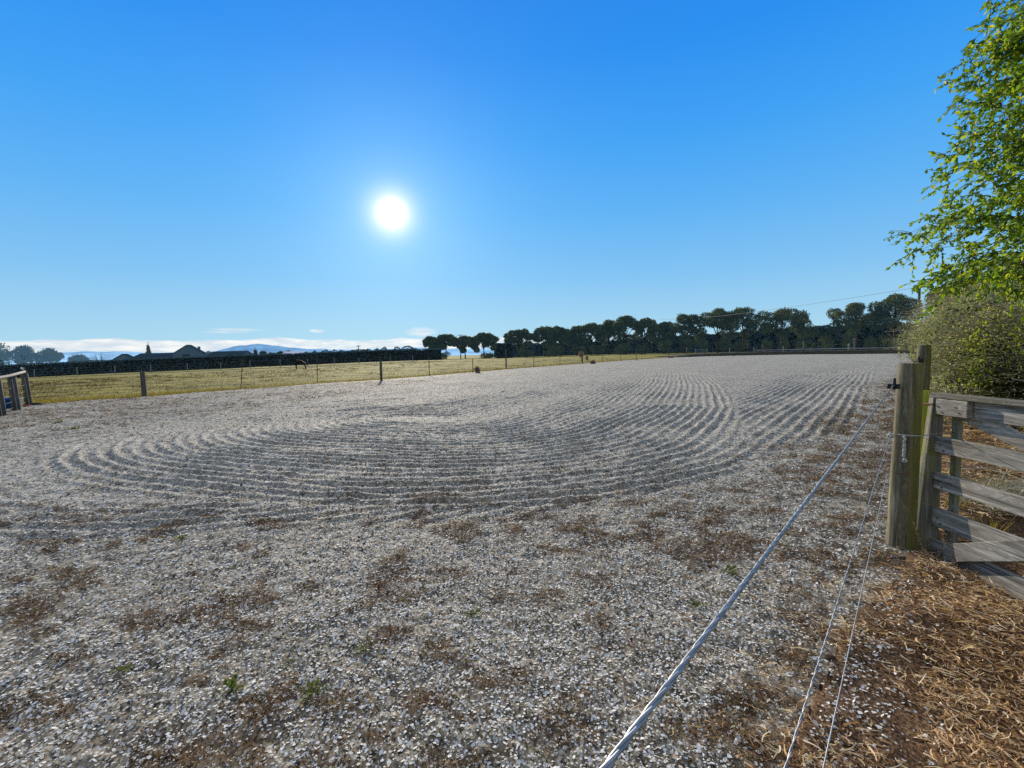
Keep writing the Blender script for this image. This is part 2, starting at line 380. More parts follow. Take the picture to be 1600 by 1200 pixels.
M['terracotta'] = mat_simple('terracotta', (.42, .10, .035), .8, n=20)
def mat_hazy(name, col, em):
    m, nt, out = newmat(name); d = nt.nodes.new('ShaderNodeBsdfDiffuse'); d.inputs[0].default_value = (*col, 1)
    nt.links.new(ramp(nt, noise(nt, wpos(nt), 1.5, 3), [(.3, tuple(c * .8 for c in col)), (.7, tuple(c * 1.2 for c in col))]), d.inputs[0])
    e = nt.nodes.new('ShaderNodeEmission'); e.inputs[0].default_value = (.10, .22, .34, 1); e.inputs[1].default_value = em  # blue glow put into the surface to imitate distance haze
    a = nt.nodes.new('ShaderNodeAddShader'); nt.links.new(d.outputs[0], a.inputs[0]); nt.links.new(e.outputs[0], a.inputs[1]); nt.links.new(a.outputs[0], out.inputs[0]); return m
M['roof'] = mat_hazy('dark_roof', (.012, .017, .025), .13)
M['wallm'] = mat_hazy('house_wall', (.045, .055, .065), .2)
M['glass'] = mat_simple('dark_window', (.02, .03, .04), .1)
M['whiteroof'] = mat_simple('white_roof', (.85, .85, .85), .5)
M['steelgate'] = mat_simple('grey_gate_steel', (.28, .31, .34), .6, .3)
M['stone'] = mat_simple('dark_stone', (.10, .10, .10), .9, n=30)
M['coat'] = mat_simple('horse_coat', (.014, .011, .010), .8, n=5)
M['mane'] = mat_simple('horse_mane', (.012, .009, .008), .9)

# ------------------------------------------------------------------ sky and sun
def build_world():
    w = bpy.data.worlds.new('World'); scene.world = w; w.use_nodes = True; nt = w.node_tree; nt.nodes.clear()
    out = nt.nodes.new('ShaderNodeOutputWorld'); bg = nt.nodes.new('ShaderNodeBackground')
    sky = nt.nodes.new('ShaderNodeTexSky'); sky.sky_type = 'NISHITA'; sky.sun_disc = False
    sky.sun_elevation = SUN_EL; sky.sun_rotation = SUN_AZ; sky.air_density = 1.2; sky.dust_density = .6; sky.ozone_density = 2.5
    tc = nt.nodes.new('ShaderNodeTexCoord'); d = tc.outputs['Generated']
    nrm = nt.nodes.new('ShaderNodeVectorMath'); nrm.operation = 'NORMALIZE'; nt.links.new(d, nrm.inputs[0]); d = nrm.outputs[0]
    sp = nt.nodes.new('ShaderNodeSeparateXYZ'); nt.links.new(d, sp.inputs[0])
    el = math_(nt, 'MULTIPLY', math_(nt, 'ARCSINE', sp.outputs[2]), 180 / PI)          # degrees
    az = math_(nt, 'MULTIPLY', math_(nt, 'ARCTAN2', sp.outputs[0], sp.outputs[1]), 180 / PI)
    e = math_(nt, 'DIVIDE', el, 45.0, clamp=True)
    grad = ramp(nt, e, [(0, (.46, .73, .86)), (.09, (.35, .65, .88)), (.2, (.21, .54, .90)), (.36, (.10, .44, .92)), (.52, (.04, .355, .92)), (.70, (.010, .27, .88)), (.92, (.002, .21, .80))])
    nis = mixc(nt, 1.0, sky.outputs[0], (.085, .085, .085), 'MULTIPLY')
    nis = mixc(nt, .75, nis, (.60, .56, .48))          # unseen overhead sky greyed, added as neutral fill on the ground
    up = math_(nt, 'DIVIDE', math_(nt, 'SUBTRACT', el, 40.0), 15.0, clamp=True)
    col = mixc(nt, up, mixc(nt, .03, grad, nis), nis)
    # aureole round the sun
    dt = nt.nodes.new('ShaderNodeVectorMath'); dt.operation = 'DOT_PRODUCT'; nt.links.new(d, dt.inputs[0]); dt.inputs[1].default_value = SUN
    ang = math_(nt, 'MULTIPLY', math_(nt, 'ARCCOSINE', math_(nt, 'MINIMUM', dt.outputs['Value'], 1.0)), 180 / PI)
    def ex(k, a): return math_(nt, 'MULTIPLY', math_(nt, 'EXPONENT', math_(nt, 'MULTIPLY', ang, -1 / k)), a)
    def gs(k, a): return math_(nt, 'MULTIPLY', math_(nt, 'EXPONENT', math_(nt, 'MULTIPLY', math_(nt, 'POWER', math_(nt, 'DIVIDE', ang, k), 2.0), -1.0)), a)
    gl = math_(nt, 'ADD', math_(nt, 'ADD', gs(.85, 5.0), gs(2.2, .6)), ex(4.0, .12))
    glc = nt.nodes.new('ShaderNodeVectorMath'); glc.operation = 'SCALE'; glc.inputs[0].default_value = (1.45, 1.0, .70); nt.links.new(gl, glc.inputs['Scale'])
    wide = nt.nodes.new('ShaderNodeVectorMath'); wide.operation = 'SCALE'; wide.inputs[0].default_value = (.62, .95, 1.0); nt.links.new(ex(9.0, .26), wide.inputs['Scale'])
    # clouds low over the hills
    cv = nt.nodes.new('ShaderNodeCombineXYZ'); nt.links.new(math_(nt, 'MULTIPLY', az, .10), cv.inputs[0]); nt.links.new(math_(nt, 'MULTIPLY', el, .55), cv.inputs[1])
    n1 = noise(nt, cv.outputs[0], 1.6, 5, .6, dist=.5)
    top = math_(nt, 'ADD', 2.15, math_(nt, 'MULTIPLY', math_(nt, 'SUBTRACT', noise(nt, mapping(nt, cv.outputs[0], (1, .0, 1)), .9, 4, .6), .5), 2.0))
    bot = math_(nt, 'SUBTRACT', top, math_(nt, 'ADD', .75, math_(nt, 'MULTIPLY', n1, 1.7)))
    def smooth(a, b, x): 
        mr = nt.nodes.new('ShaderNodeMapRange'); mr.interpolation_type = 'SMOOTHSTEP'
        for i, v in ((0, x), (1, a), (2, b)):
            if isinstance(v, bpy.types.NodeSocket): nt.links.new(v, mr.inputs[i])
            else: mr.inputs[i].default_value = v
        return mr.outputs[0]
    d1 = smooth(0.0, .22, math_(nt, 'SUBTRACT', top, el)); d2 = smooth(-.1, .5, math_(nt, 'SUBTRACT', el, bot))
    band = math_(nt, 'MULTIPLY', d1, d2)
    wid = smooth(22.0, -6.0, az); wid2 = smooth(-53.0, -44.0, az)
    band = math_(nt, 'MULTIPLY', math_(nt, 'MULTIPLY', band, wid), math_(nt, 'ADD', .55, math_(nt, 'MULTIPLY', wid2, .45)))
    low = math_(nt, 'MULTIPLY', smooth(1.3, .4, el), smooth(.45, .62, n1)); low = math_(nt, 'MULTIPLY', low, .6)
    # a few detached puffs
    pf = None
    for (pa, pe, wa, we, s) in ((P(658, 519, 100), 0, 1.7, .55, .8), (P(495, 517, 100), 0, .8, .22, .8), (P(372, 515, 100), 0, 2.6, .16, .55), (P(350, 519, 100), 0, 2.2, .14, .4)):
        v = (pa - Vector((0, 0, CAMZ))).normalized(); a0 = math.degrees(math.atan2(v.x, v.y)); e0 = math.degrees(math.asin(v.z))
        q = math_(nt, 'ADD', math_(nt, 'POWER', math_(nt, 'ABSOLUTE', math_(nt, 'DIVIDE', math_(nt, 'SUBTRACT', az, a0), wa)), 2.0),
                  math_(nt, 'POWER', math_(nt, 'ABSOLUTE', math_(nt, 'DIVIDE', math_(nt, 'SUBTRACT', el, e0), we)), 2.0))
        n3 = noise(nt, mapping(nt, cv.outputs[0], (6, 4, 1)), 1.5, 5, .65)
        g = math_(nt, 'MULTIPLY', smooth(.15, .7, math_(nt, 'MULTIPLY', math_(nt, 'EXPONENT', math_(nt, 'MULTIPLY', q, -1.0)), math_(nt, 'MULTIPLY', n3, 1.7))), s)
        pf = g if pf is None else math_(nt, 'MAXIMUM', pf, g)
    allc = math_(nt, 'MAXIMUM', math_(nt, 'MAXIMUM', band, low), pf, clamp=True)
    ccol = mixc(nt, smooth(.35, .7, noise(nt, cv.outputs[0], 3.5, 4, .6)), (.66, .75, .84), (1.0, .98, .94))
    col = mixc(nt, math_(nt, 'MULTIPLY', allc, .92), col, ccol)
    back = math_(nt, 'MULTIPLY', math_(nt, 'SUBTRACT', .25, sp.outputs[1]), 1.6, clamp=True)     # unseen rear sky paled, an added fill to make the ground less blue
    col = mixc(nt, math_(nt, 'MULTIPLY', back, .65), col, (.52, .54, .56))
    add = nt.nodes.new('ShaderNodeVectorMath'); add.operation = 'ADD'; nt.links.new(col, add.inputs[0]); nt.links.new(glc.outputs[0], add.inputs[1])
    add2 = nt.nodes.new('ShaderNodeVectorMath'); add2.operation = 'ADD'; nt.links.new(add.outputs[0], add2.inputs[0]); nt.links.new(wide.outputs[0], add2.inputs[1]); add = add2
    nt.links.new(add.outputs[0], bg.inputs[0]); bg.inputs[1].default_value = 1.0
    nt.links.new(bg.outputs[0], out.inputs[0])
build_world()
sd = bpy.data.lights.new('sun', 'SUN'); sd.energy = 5.0; sd.angle = R(.53); sd.color = (1.0, .88, .71)
so = bpy.data.objects.new('sun', sd); COL.objects.link(so); so.rotation_euler = Vector(SUN).to_track_quat('Z', 'Y').to_euler()
so.location = (0, 0, 50)

# ------------------------------------------------------------------ ground sheets
def base_ground():
    rs = np.concatenate([[0.0], np.geomspace(1.0, 400, 160), np.geomspace(450, 9000, 16)])
    th = np.linspace(0, 2 * PI, 361)[:-1]
    RR, TT = np.meshgrid(rs, th, indexing='ij'); X = RR * np.sin(TT); Y = RR * np.cos(TT)
    Z = terr(X, Y) + (fbm(X * .5, Y * .5, 2, 8) - .5) * .05 * (RR < 400) - .02
    # sink where the gravel lies on top
    ins = inpoly(X, Y, OUT); Z = np.where(ins, Z - .12, Z)
    fs = fence_side(X, Y); Z = np.where((fs > -1.5) & (fs < 11) & (Y < 18) & (X > 0), Z - .3, Z)
    V = np.stack([X, Y, Z], -1).reshape(-1, 3); nr, nc = X.shape
    i, j = np.meshgrid(np.arange(nr - 1), np.arange(nc), indexing='ij'); j2 = (j + 1) % nc
    Fq = np.stack([i * nc + j, i * nc + j2, (i + 1) * nc + j2, (i + 1) * nc + j], -1).reshape(-1, 4)
    me = idxmesh('grass_field', V, Fq[:, ::-1])
    a = me.attributes.new('green', 'FLOAT', 'POINT')
    dl = polyd(X, Y, [(v.x, v.y) for v in left_e] + [(v.x, v.y) for v in reversed(left_e)])
    g = .26 * np.exp(-(dl / 7.0) ** 1.5) + .03 * np.exp(-dl / 30) + .12 * (np.clip((Y - 70) / 80, 0, 1)) * 0
    a.data.foreach_set('value', g.reshape(-1).astype(np.float32))
    tag(link('grass_field', me, M['grass']), kind='structure')
base_ground()
def gravel_sheet():
    rs = np.concatenate([np.geomspace(.5, 4, 300), np.geomspace(4, 45, 760)[1:], np.geomspace(45, 125, 90)[1:]])
    th = np.linspace(R(-82), R(62), 1300)
    RR, TT = np.meshgrid(rs, th, indexing='ij'); X = RR * np.sin(TT); Y = RR * np.cos(TT)
    ed = (fbm(X * 1.5, Y * 1.5, 3, 51) - .5) * .5 + (fbm(X * 9, Y * 9, 2, 52) - .5) * .22
    Z = gz(X, Y)
    nr, nc = X.shape; ins = inpoly(X + ed, Y + ed * .6, OUT)
    V = np.stack([X, Y, Z], -1).reshape(-1, 3)
    i, j = np.meshgrid(np.arange(nr - 1), np.arange(nc - 1), indexing='ij')
    k = ins[:-1, :-1] & ins[1:, :-1] & ins[:-1, 1:] & ins[1:, 1:]
    i = i[k]; j = j[k]
    Fq = np.stack([i * nc + j, (i + 1) * nc + j, (i + 1) * nc + j + 1, i * nc + j + 1], -1)
    used = np.zeros(nr * nc, bool); used[Fq.reshape(-1)] = True
    mp = np.cumsum(used) - 1; V = V[used]; Fq = mp[Fq]
    me = idxmesh('gravel_arena', V, Fq[:, ::-1])
    a = me.attributes.new('weed', 'FLOAT', 'POINT'); a.data.foreach_set('value', brown(V[:, 0], V[:, 1]).astype(np.float32))
    tag(link('gravel_arena', me, M['gravel']), kind='structure')
gravel_sheet()
def litz(X, Y):
    X = np.asarray(X, float); Y = np.asarray(Y, float)
    return terr(X, Y) + .035 + (fbm(X * 1.6, Y * 1.6, 3, 61) - .5) * .10 + (fbm(X * 8, Y * 8, 2, 62) - .5) * .03 - .16 * sst(2.85, 3.35, X) * sst(4.3, 3.6, Y)
def litter_sheet():                                        # brown litter right of the fence line
    n = 260; u = np.linspace(0, 1, n) ** 1.6
    xs = .3 + u * 16.0; ys = -1.5 + np.linspace(0, 1, 300) ** 1.4 * 19
    X, Y = np.meshgrid(xs, ys, indexing='ij'); Z = litz(X, Y) + .02
    keep = fence_side(X, Y) > -1.0
    keep &= fence_side(X, Y) < 12
    keep &= ~(inpoly(X, Y, OUT) & (polyd(X, Y, OUT) > .22))
    Z = Z - .05 * (inpoly(X, Y, OUT) & (polyd(X, Y, OUT) > .05))
    V0 = None
    nr, nc = X.shape; V = np.stack([X, Y, Z], -1).reshape(-1, 3)
    i, j = np.meshgrid(np.arange(nr - 1), np.arange(nc - 1), indexing='ij')
    k = keep[:-1, :-1] & keep[1:, :-1] & keep[:-1, 1:] & keep[1:, 1:]; i = i[k]; j = j[k]
    Fq = np.stack([i * nc + j, (i + 1) * nc + j, (i + 1) * nc + j + 1, i * nc + j + 1], -1)
    used = np.zeros(nr * nc, bool); used[Fq.reshape(-1)] = True; mp = np.cumsum(used) - 1
    tag(link('verge_ground', idxmesh('verge_ground', V[used], mp[Fq])), kind='structure').data.materials.append(M['litter'])
litter_sheet()

# ------------------------------------------------------------------ scattered stuff
def sector(n_at, r0, r1, t0=-58, t1=58, cell=None):
    """random plan points with density n_at(r) per square metre"""
    out = []
    edges = np.geomspace(r0, r1, 24)
    for a, b in zip(edges[:-1], edges[1:]):
        area = (R(t1) - R(t0)) / 2 * (b * b - a * a); n = int(area * n_at((a + b) / 2))
        r = np.sqrt(rng.uniform(a * a, b * b, n)); t = rng.uniform(R(t0), R(t1), n)
        out.append(np.stack([r * np.sin(t), r * np.cos(t), r], -1))
    return np.concatenate(out)
def chips():
    pts = sector(lambda r: 8000 * min(1, (2.6 / r)) ** 1.55, 1.0, 26, -62, 50)
    X, Y, r = pts.T
    ins = inpoly(X, Y, OUT); dd = polyd(X, Y, OUT)
    prob = np.where(ins, np.clip(.35 + dd * 1.0, 0, 1), np.where(Y < 6, np.exp(-dd / .15) * .5, 0))
    prob = prob * (1 - .45 * brown(X, Y)) * (.68 + 1.0 * sst(.3, .6, fbm(X * 4, Y * 4, 3, 15))) * np.where(r > 5, (5 / r) ** .9, 1)
    k = rng.uniform(0, 1, len(X)) < prob; X, Y, r = X[k], Y[k], r[k]; n = len(X)
    rad = (.0040 + .0100 * rng.beta(1.5, 3.2, n)) * np.clip(r / 2.6, 1, 9) ** .34
    base = np.where(inpoly(X, Y, OUT), gz(X, Y), litz(X, Y) + .02)
    Z = base + rad * rng.uniform(.15, .8, n)
    K = 5; a = rng.uniform(0, 2 * PI, n)[:, None] + np.arange(K)[None] * 2 * PI / K + rng.uniform(-.35, .35, (n, K))
    rr = rad[:, None] * rng.uniform(.65, 1.15, (n, K)); asp = rng.uniform(.5, 1, n)[:, None]
    lx = rr * np.cos(a); ly = rr * np.sin(a) * asp
    ph = rng.uniform(0, 2 * PI, n)[:, None]; x = lx * np.cos(ph) - ly * np.sin(ph); y = lx * np.sin(ph) + ly * np.cos(ph)
    tl = np.abs(rng.normal(0, .40, n)); ta = rng.uniform(0, 2 * PI, n)
    z = (x * (np.cos(ta) * np.tan(tl.clip(0, 1.2)))[:, None] + y * (np.sin(ta) * np.tan(tl.clip(0, 1.2)))[:, None])
    V = np.stack([X[:, None] + x, Y[:, None] + y, Z[:, None] + z], -1)
    tag(link('shell_gravel', npmesh('shell_gravel', V, K), M['chip']), 'loose white shell and stone chips covering the arena surface', 'gravel', kind='stuff')
    print('chips', n)
chips()
def ribbons(X, Y, Z, L, W, up, curl, nseg=3, mat=None, name='', label='', cat='', heading=None, parent=None, kind='stuff'):
    """curved narrow ribbons: nseg quads each, joined strips"""
    n = len(X); h = rng.uniform(0, 2 * PI, n) if heading is None else heading
    k = nseg + 1; s = np.linspace(0, 1, k)[None]
    bend = rng.normal(0, curl, n)[:, None]
    hh = h[:, None] + bend * s * 2
    dx = np.cos(hh); dy = np.sin(hh); stp = (L / nseg)[:, None]
    px = X[:, None] + np.cumsum(dx * stp, 1) - dx[:, :1] * stp; py = Y[:, None] + np.cumsum(dy * stp, 1) - dy[:, :1] * stp
    arc = rng.uniform(.2, 1, n)[:, None]
    pz = Z[:, None] + (up * L)[:, None] * (s * arc - (s ** 2) * (arc - .35) * (up < .8)[:, None] * 1.0)
    wx = -dy * W[:, None] / 2; wy = dx * W[:, None] / 2; tp = (1 - s * .7)
    tw = rng.uniform(-1, 1, n)[:, None] * W[:, None] * .5
    A = np.stack([px + wx * tp, py + wy * tp, pz + tw * tp], -1); B = np.stack([px - wx * tp, py - wy * tp, pz - tw * tp], -1)
    V = np.stack([A, B], 2).reshape(n, k * 2, 3)
    base = (np.arange(n) * k * 2)[:, None, None]; q = np.arange(nseg)[None, :, None] * 2 + np.array([0, 1, 3, 2])[None, None]
    Fq = (base + q).reshape(-1, 4)
    return idxmesh(name, V.reshape(-1, 3), Fq, smooth=False)
def dead_weeds():
    pts = sector(lambda r: 11000 * min(1, 2.4 / r) ** 1.6, 1.2, 30, -60, 52)
    X, Y, r = pts.T; b = brown(X, Y) * inpoly(X, Y, OUT) * sst(.38, .58, fbm(X * 6, Y * 6, 3, 88) + .08)
    k = rng.uniform(0, 1, len(X)) < b * 1.0 + .010 * (Y < 8) * inpoly(X, Y, OUT); X, Y, r = X[k], Y[k], r[k]; n = len(X)
    L = rng.uniform(.010, .045, n) * np.clip(r / 3, 1, 3) ** .6; W = rng.uniform(.0014, .0036, n) * np.clip(r / 2.4, 1, 8) ** .8
    me = ribbons(X, Y, gz(X, Y) + rng.uniform(0, .014, n), L, W, rng.uniform(0, 1.3, n), .9, 3, name='dead_weeds')
    tag(link('dead_weeds', me, M['weed']), 'brown dead weed mats scattered over the white gravel', 'dead weeds', kind='stuff'); print('weeds', n)
dead_weeds()
def bark():
    X = rng.uniform(.4, 9.5, 620000); Y = rng.uniform(.3, 10, 620000)
    f = fence_side(X, Y); ins = inpoly(X, Y, OUT); dd = polyd(X, Y, OUT); r = np.hypot(X, Y)
    d = np.where(ins, np.exp(-dd / .16) * .6 * sst(4.0, 2.6, Y), 1) * (f > -2.2) * (f < 8) * np.where(r > 3, (3 / r) ** 1.5, 1)
    d = d * np.where(~ins & (Y < 3.4) & (dd < .5), .45 + .9 * dd, 1)
    d = d * sst(.34, .56, fbm(X * 4.1, Y * 4.1, 3, 71) + .04)
    k = rng.uniform(0, 1, len(X)) < d; X, Y, r = X[k], Y[k], r[k]; n = len(X)
    zz = np.where(inpoly(X, Y, OUT), gz(X, Y), litz(X, Y) + .02)
    L = (.018 + .10 * rng.beta(1.3, 2.8, n)) * np.clip(r / 3.5, 1, 2) ** .5; W = rng.uniform(.002, .0075, n) * np.clip(r / 3, 1, 3) ** .6
    me = ribbons(X, Y, zz + rng.uniform(0, .04, n), L, W, rng.uniform(-.1, .6, n), .6, 4, name='bark_mulch')
    tag(link('bark_mulch', me, M['bark']), 'shredded orange brown bark and dry stalks heaped beside the gate', 'mulch', kind='stuff'); print('bark', n)
bark()
def field_grass():
    a = np.array([(v.x, v.y) for v in left_e]); 
    n = 13000; t = rng.uniform(0, 1, n) ** 1.2 * (len(a) - 1.001); i = t.astype(int); fr = t - i
    B = a[i] * (1 - fr[:, None]) + a[i + 1] * fr[:, None]; nv = np.array([-.83, .56])
    off = rng.exponential(1, n) ** 1.5 * 4.5 - .05; Q = B + nv * off[:, None]
    X, Y = Q.T; r = np.hypot(X, Y); X = np.concatenate([X, rng.uniform(-60, -20, 7000)]); Y = np.concatenate([Y, rng.uniform(12, 60, 7000)])
    k = ~inpoly(X, Y, OUT); X, Y = X[k], Y[k]; r = np.hypot(X, Y); n = len(X)
    L = rng.uniform(.03, .10, n) * np.clip(r / 30, 1, 3) ** .6; W = rng.uniform(.006, .014, n) * np.clip(r / 22, .8, 5)
    g = ribbons(X, Y, terr(X, Y) - .02, L, W, np.full(n, 1.6), .5, 2, name='pasture_grass')
    tag(link('pasture_grass', g, M['drygrass']), 'short dry tufted pasture grass in the paddock beyond the arena', 'grass', kind='stuff')
    # greener lip along the arena edge
    n = 30000; t = rng.uniform(0, 1, n) ** 1.3 * (len(a) - 1.001); i = t.astype(int); fr = t - i
    Q = a[i] * (1 - fr[:, None]) + a[i + 1] * fr[:, None] + nv * (rng.exponential(.8, n) + .25)[:, None]; X, Y = Q.T; r = np.hypot(X, Y)
    L = rng.uniform(.03, .09, n); W = rng.uniform(.006, .014, n) * np.clip(r / 22, .8, 4)
    g = ribbons(X, Y, terr(X, Y) - .02, L, W, np.full(n, 1.6), .5, 2, name='edge_grass')
    tag(link('edge_grass', g, M['greengrass']), 'greener grass lip along the far left edge of the gravel', 'grass', kind='stuff')
    # dark earth clods along the lip
    n = 6000; t = rng.uniform(0, 1, n) ** 1.3 * (len(a) - 1.001); i = t.astype(int); fr = t - i
    Q = a[i] * (1 - fr[:, None]) + a[i + 1] * fr[:, None] + nv * rng.normal(.0, .12, n)[:, None]; X, Y = Q.T; r = np.hypot(X, Y)
    L = rng.uniform(.03, .10, n); W = rng.uniform(.01, .03, n) * np.clip(r / 25, .8, 4)
    g = ribbons(X, Y, terr(X, Y) + .02, L, W, rng.uniform(.2, .9, n), .5, 2, name='edge_weeds')
    tag(link('edge_weeds', g, M['weed']), 'dark dead weeds where the gravel meets the paddock grass', 'dead weeds', kind='stuff')
field_grass()
def tussocks():
    a = np.array([(v.x, v.y) for v in left_e]); m = 900; t = rng.uniform(0, 1, m) ** 1.1 * (len(a) - 1.001); i = t.astype(int); fr = t - i
    B = a[i] * (1 - fr[:, None]) + a[i + 1] * fr[:, None] + np.array([-.83, .56]) * (rng.uniform(.8, 62, m) ** 1.0)[:, None]
    k = 26; C = np.repeat(B, k, 0) + rng.normal(0, 1, (m * k, 2)) * np.repeat(rng.uniform(.10, .40, m), k)[:, None] * np.array([1.8, .8]); X, Y = C.T
    ok = ~inpoly(X, Y, OUT) & (Y > 5); X, Y = X[ok], Y[ok]; n = len(X); r = np.hypot(X, Y)
    L = rng.uniform(.06, .17, n); W = rng.uniform(.01, .022, n) * np.clip(r / 25, .8, 3.5)
    g = ribbons(X, Y, terr(X, Y) - .02, L, W, rng.uniform(.5, 1.4, n), .6, 2, name='pasture_tussocks')
    tag(link('pasture_tussocks', g, M['tussock']), 'brown and dull green tussocks dotted over the left paddock', 'grass', kind='stuff')
M['tussock'] = mat_leafy('tussock', [(0, (.04, .028, .015)), (.5, (.11, .075, .035)), (.8, (.12, .12, .03)), (1, (.3, .2, .1))], .1, .9, .1)
tussocks()

# ------------------------------------------------------------------ small green weeds on the gravel
def weed_mesh():
    n = 70; c = []
    for i in range(n):
        a = random.uniform(0, 2 * PI); rr = random.uniform(0, .045); L = random.uniform(.012, .03); u = random.uniform(.1, .9)
        d = Vector((math.cos(a), math.sin(a), u)).normalized(); s = Vector((-math.sin(a), math.cos(a), 0)) * L * .22
        b = Vector((math.cos(a) * rr, math.sin(a) * rr, random.uniform(0, .012)))
        c.append([b, b + d * L * .5 + s, b + d * L, b + d * L * .5 - s])
    return npmesh('green_weed', np.array([[tuple(v) for v in q] for q in c]), 4)
wm = weed_mesh(); wm.materials.append(M['weedgreen'])
for i, (px, py, s, lab) in enumerate([
    (192, 1063, .9, 'small green weed alone on the gravel near the lower left corner'),
    (490, 1100, 1.3, 'largest green weed clump on the gravel at the bottom left of centre'),
    (570, 1030, 1.0, 'green weed beside brown dead growth, just above the largest clump'),
    (447, 1050, .8, 'small green weed left of two larger green weed clumps'),
    (360, 1092, 1.3, 'olive weed patch left of the largest green clump'),
    (740, 972, .9, 'single green weed on the gravel in the lower middle'),
    (92, 664, 2.6, 'low green tuft on the arena below the corner posts, upper of two'),
    (115, 674, 2.8, 'low green tuft on the arena below the corner posts, lower of two'),
    (1140, 905, 1.3, 'green moss clump left of the thick wire, nearer the gate'),
    (1090, 960, 1.0, 'green moss clump left of the thick wire, lower of the pair'),
    (280, 852, 1.2, 'flat green weed near the ends of the rake furrows at lower left')]):
    g = gp(px, py); o = link('green_weed', wm)
    o.location = (g.x, g.y, float(gz(g.x, g.y)) - .003); o.scale = (s, s, s); o.rotation_euler.z = i * 1.3
    tag(o, lab, 'weed', 'green weeds growing on the gravel')

# ------------------------------------------------------------------ gate post, fence wires
def round_post(name, base, h, r0, r1, mat, lean=(0, 0), parent=None, n=20, sub=True):
    mb = MB(); k = 9
    pts = [(lean[0] * t * h, lean[1] * t * h, -.15 + (h + .15) * t) for t in [i / (k - 1) for i in range(k)]]
    rad = [r0 + (r1 - r0) * i / (k - 1) + .002 * math.sin(i * 2.1) for i in range(k)]
    pts.append((pts[-1][0], pts[-1][1], h + .006)); rad.append(r1 * .93)
    mb.tube(pts, rad, n, wob=.022 if sub else 0)
    o = mb.build(name, mat, parent, smooth=True); o.location = base; return o
gpost = round_post('gate_post', (fence0.x, fence0.y, 0), 1.462, .094, .074, M['post'], lean=(.022, 0), n=28)
tag(gpost, 'thick round mossy post holding the near fence wires, beside the timber gate', 'post')
INS = P(1396, 602, 3.36); K1 = P(1391, 681, 3.40); K2 = P(1386, 742, 3.41)
loc = lambda v: Vector(v) - Vector(gpost.location)
mb = MB()
c = loc(INS)
mb.box(c + Vector((.045, .05, -.012)), (.05, .07, .035), Matrix.Rotation(R(40), 3, 'Z'))
mb.tube([c + Vector((.042, .042, .050)), c + Vector((.04, .04, .0)), c + Vector((.045, .045, -.035))], [.009, .012, .010], 8)
mb.tube([c + Vector((-.014, -.010, -.002)), c + Vector((.035, .035, -.014))], .010, 8)
mb.tube([c + Vector((0, 0, .02)), c + Vector((-.018, -.02, .012)), c + Vector((-.018, -.02, -.01))], .006, 6)
mb.build('insulator', M['black'], gpost, bevel=.003)
def knot(c, s, mb):
    for k in range(3):
        pts = []
        for i in range(15):
            a = 2 * PI * i / 14; v = Vector((math.cos(a), math.sin(a), .5 * math.sin(2 * a + k))) * s
            v = Matrix.Rotation(k * 1.2, 3, 'X') @ Matrix.Rotation(k * .8, 3, 'Y') @ v; pts.append(c + v)
        mb.tube(pts, s * .3, 6)
mb = MB(); k1 = loc(K1); knot(k1 + Vector((.01, .01, 0)), .017, mb)
def wrap(z, r, t0, t1, dz=0): return [(math.cos(t0 + (t1 - t0) * i / 16) * r, math.sin(t0 + (t1 - t0) * i / 16) * r, z + dz * i / 16) for i in range(17)]
mb.tube(wrap(k1.z, .102, R(210), R(330), -.008), .0045, 6)
pts = [Vector((-.068, -.078, k1.z - .01))]
for i in range(14): pts.append(Vector((-.066 + .006 * math.sin(i * 1.9), -.083 + .005 * math.cos(i * 1.7), k1.z - .015 - .012 * i)))
mb.tube(pts, .0085, 7, wob=.2); knot(Vector((-.06, -.088, k1.z - .19)), .014, mb)
mb.build('twine_knot', M['rope'], gpost, smooth=True)
mb = MB(); mb.tube(wrap(k1.z - .004, .101, R(300), R(400), .002) , .0025, 6)
mb.tube([(.03, -.10, k1.z - .006), (.25, .0, k1.z - .012), (.42, .03, k1.z - .008)], .0028, 6)
mb.build('tie_wire', M['wire_far'], gpost, smooth=True)
mb = MB()
for i in range(2): mb.tube([(-.09, -.045, loc(K2).z - .0), (-.05, -.09, loc(K2).z + .004 * i)], .003, 6)
mb.build('staple', M['rust'], gpost)
def wire(a, b, r, label, strands=0, sag=.004):
    a = Vector(a); b = Vector(b); d = (b - a); e = a - d.normalized() * 4.5 
    mb = MB(); L = (b - e).length; n = 60
    def pt(t): return e.lerp(b, t) - Vector((0, 0, sag * 4 * t * (1 - t)))
    o = empty('fence_wire', b, 0, label, 'wire', 'near fence wires')
    if not strands:
        mb.tube([pt(i / n) - b for i in range(n + 1)], r, 7); mb.build('wire_strand', M['wire'], o, smooth=True)
    else:                                                   # twisted lay
        n = 520; ax = (b - e).normalized(); u = ax.cross(Vector((0, 0, 1))).normalized(); v = ax.cross(u)
        for s in range(strands):
            mb = MB(); pts = []
            for i in range(n + 1):
                t = i / n; ang = 2 * PI * s / strands + t * L / .045 * 2 * PI / 2
                pts.append(pt(t) - b + (u * math.cos(ang) + v * math.sin(ang)) * r * .55)
            mb.tube(pts, r * .62, 6); mb.build('wire_strand', M['wire'], o, smooth=True)
wire(P(940, 1200, .335), INS, .0031, 'thick silver stranded top wire running low across the view from the black insulator', 3)
wire(P(1226, 1200, .745), K1, .0021, 'middle silver fence wire, tied to the post at the pale twine knot', 2)
wire(P(1286, 1200, 1.06), K2, .0019, 'lowest and thinnest silver fence wire, nearest the gate')
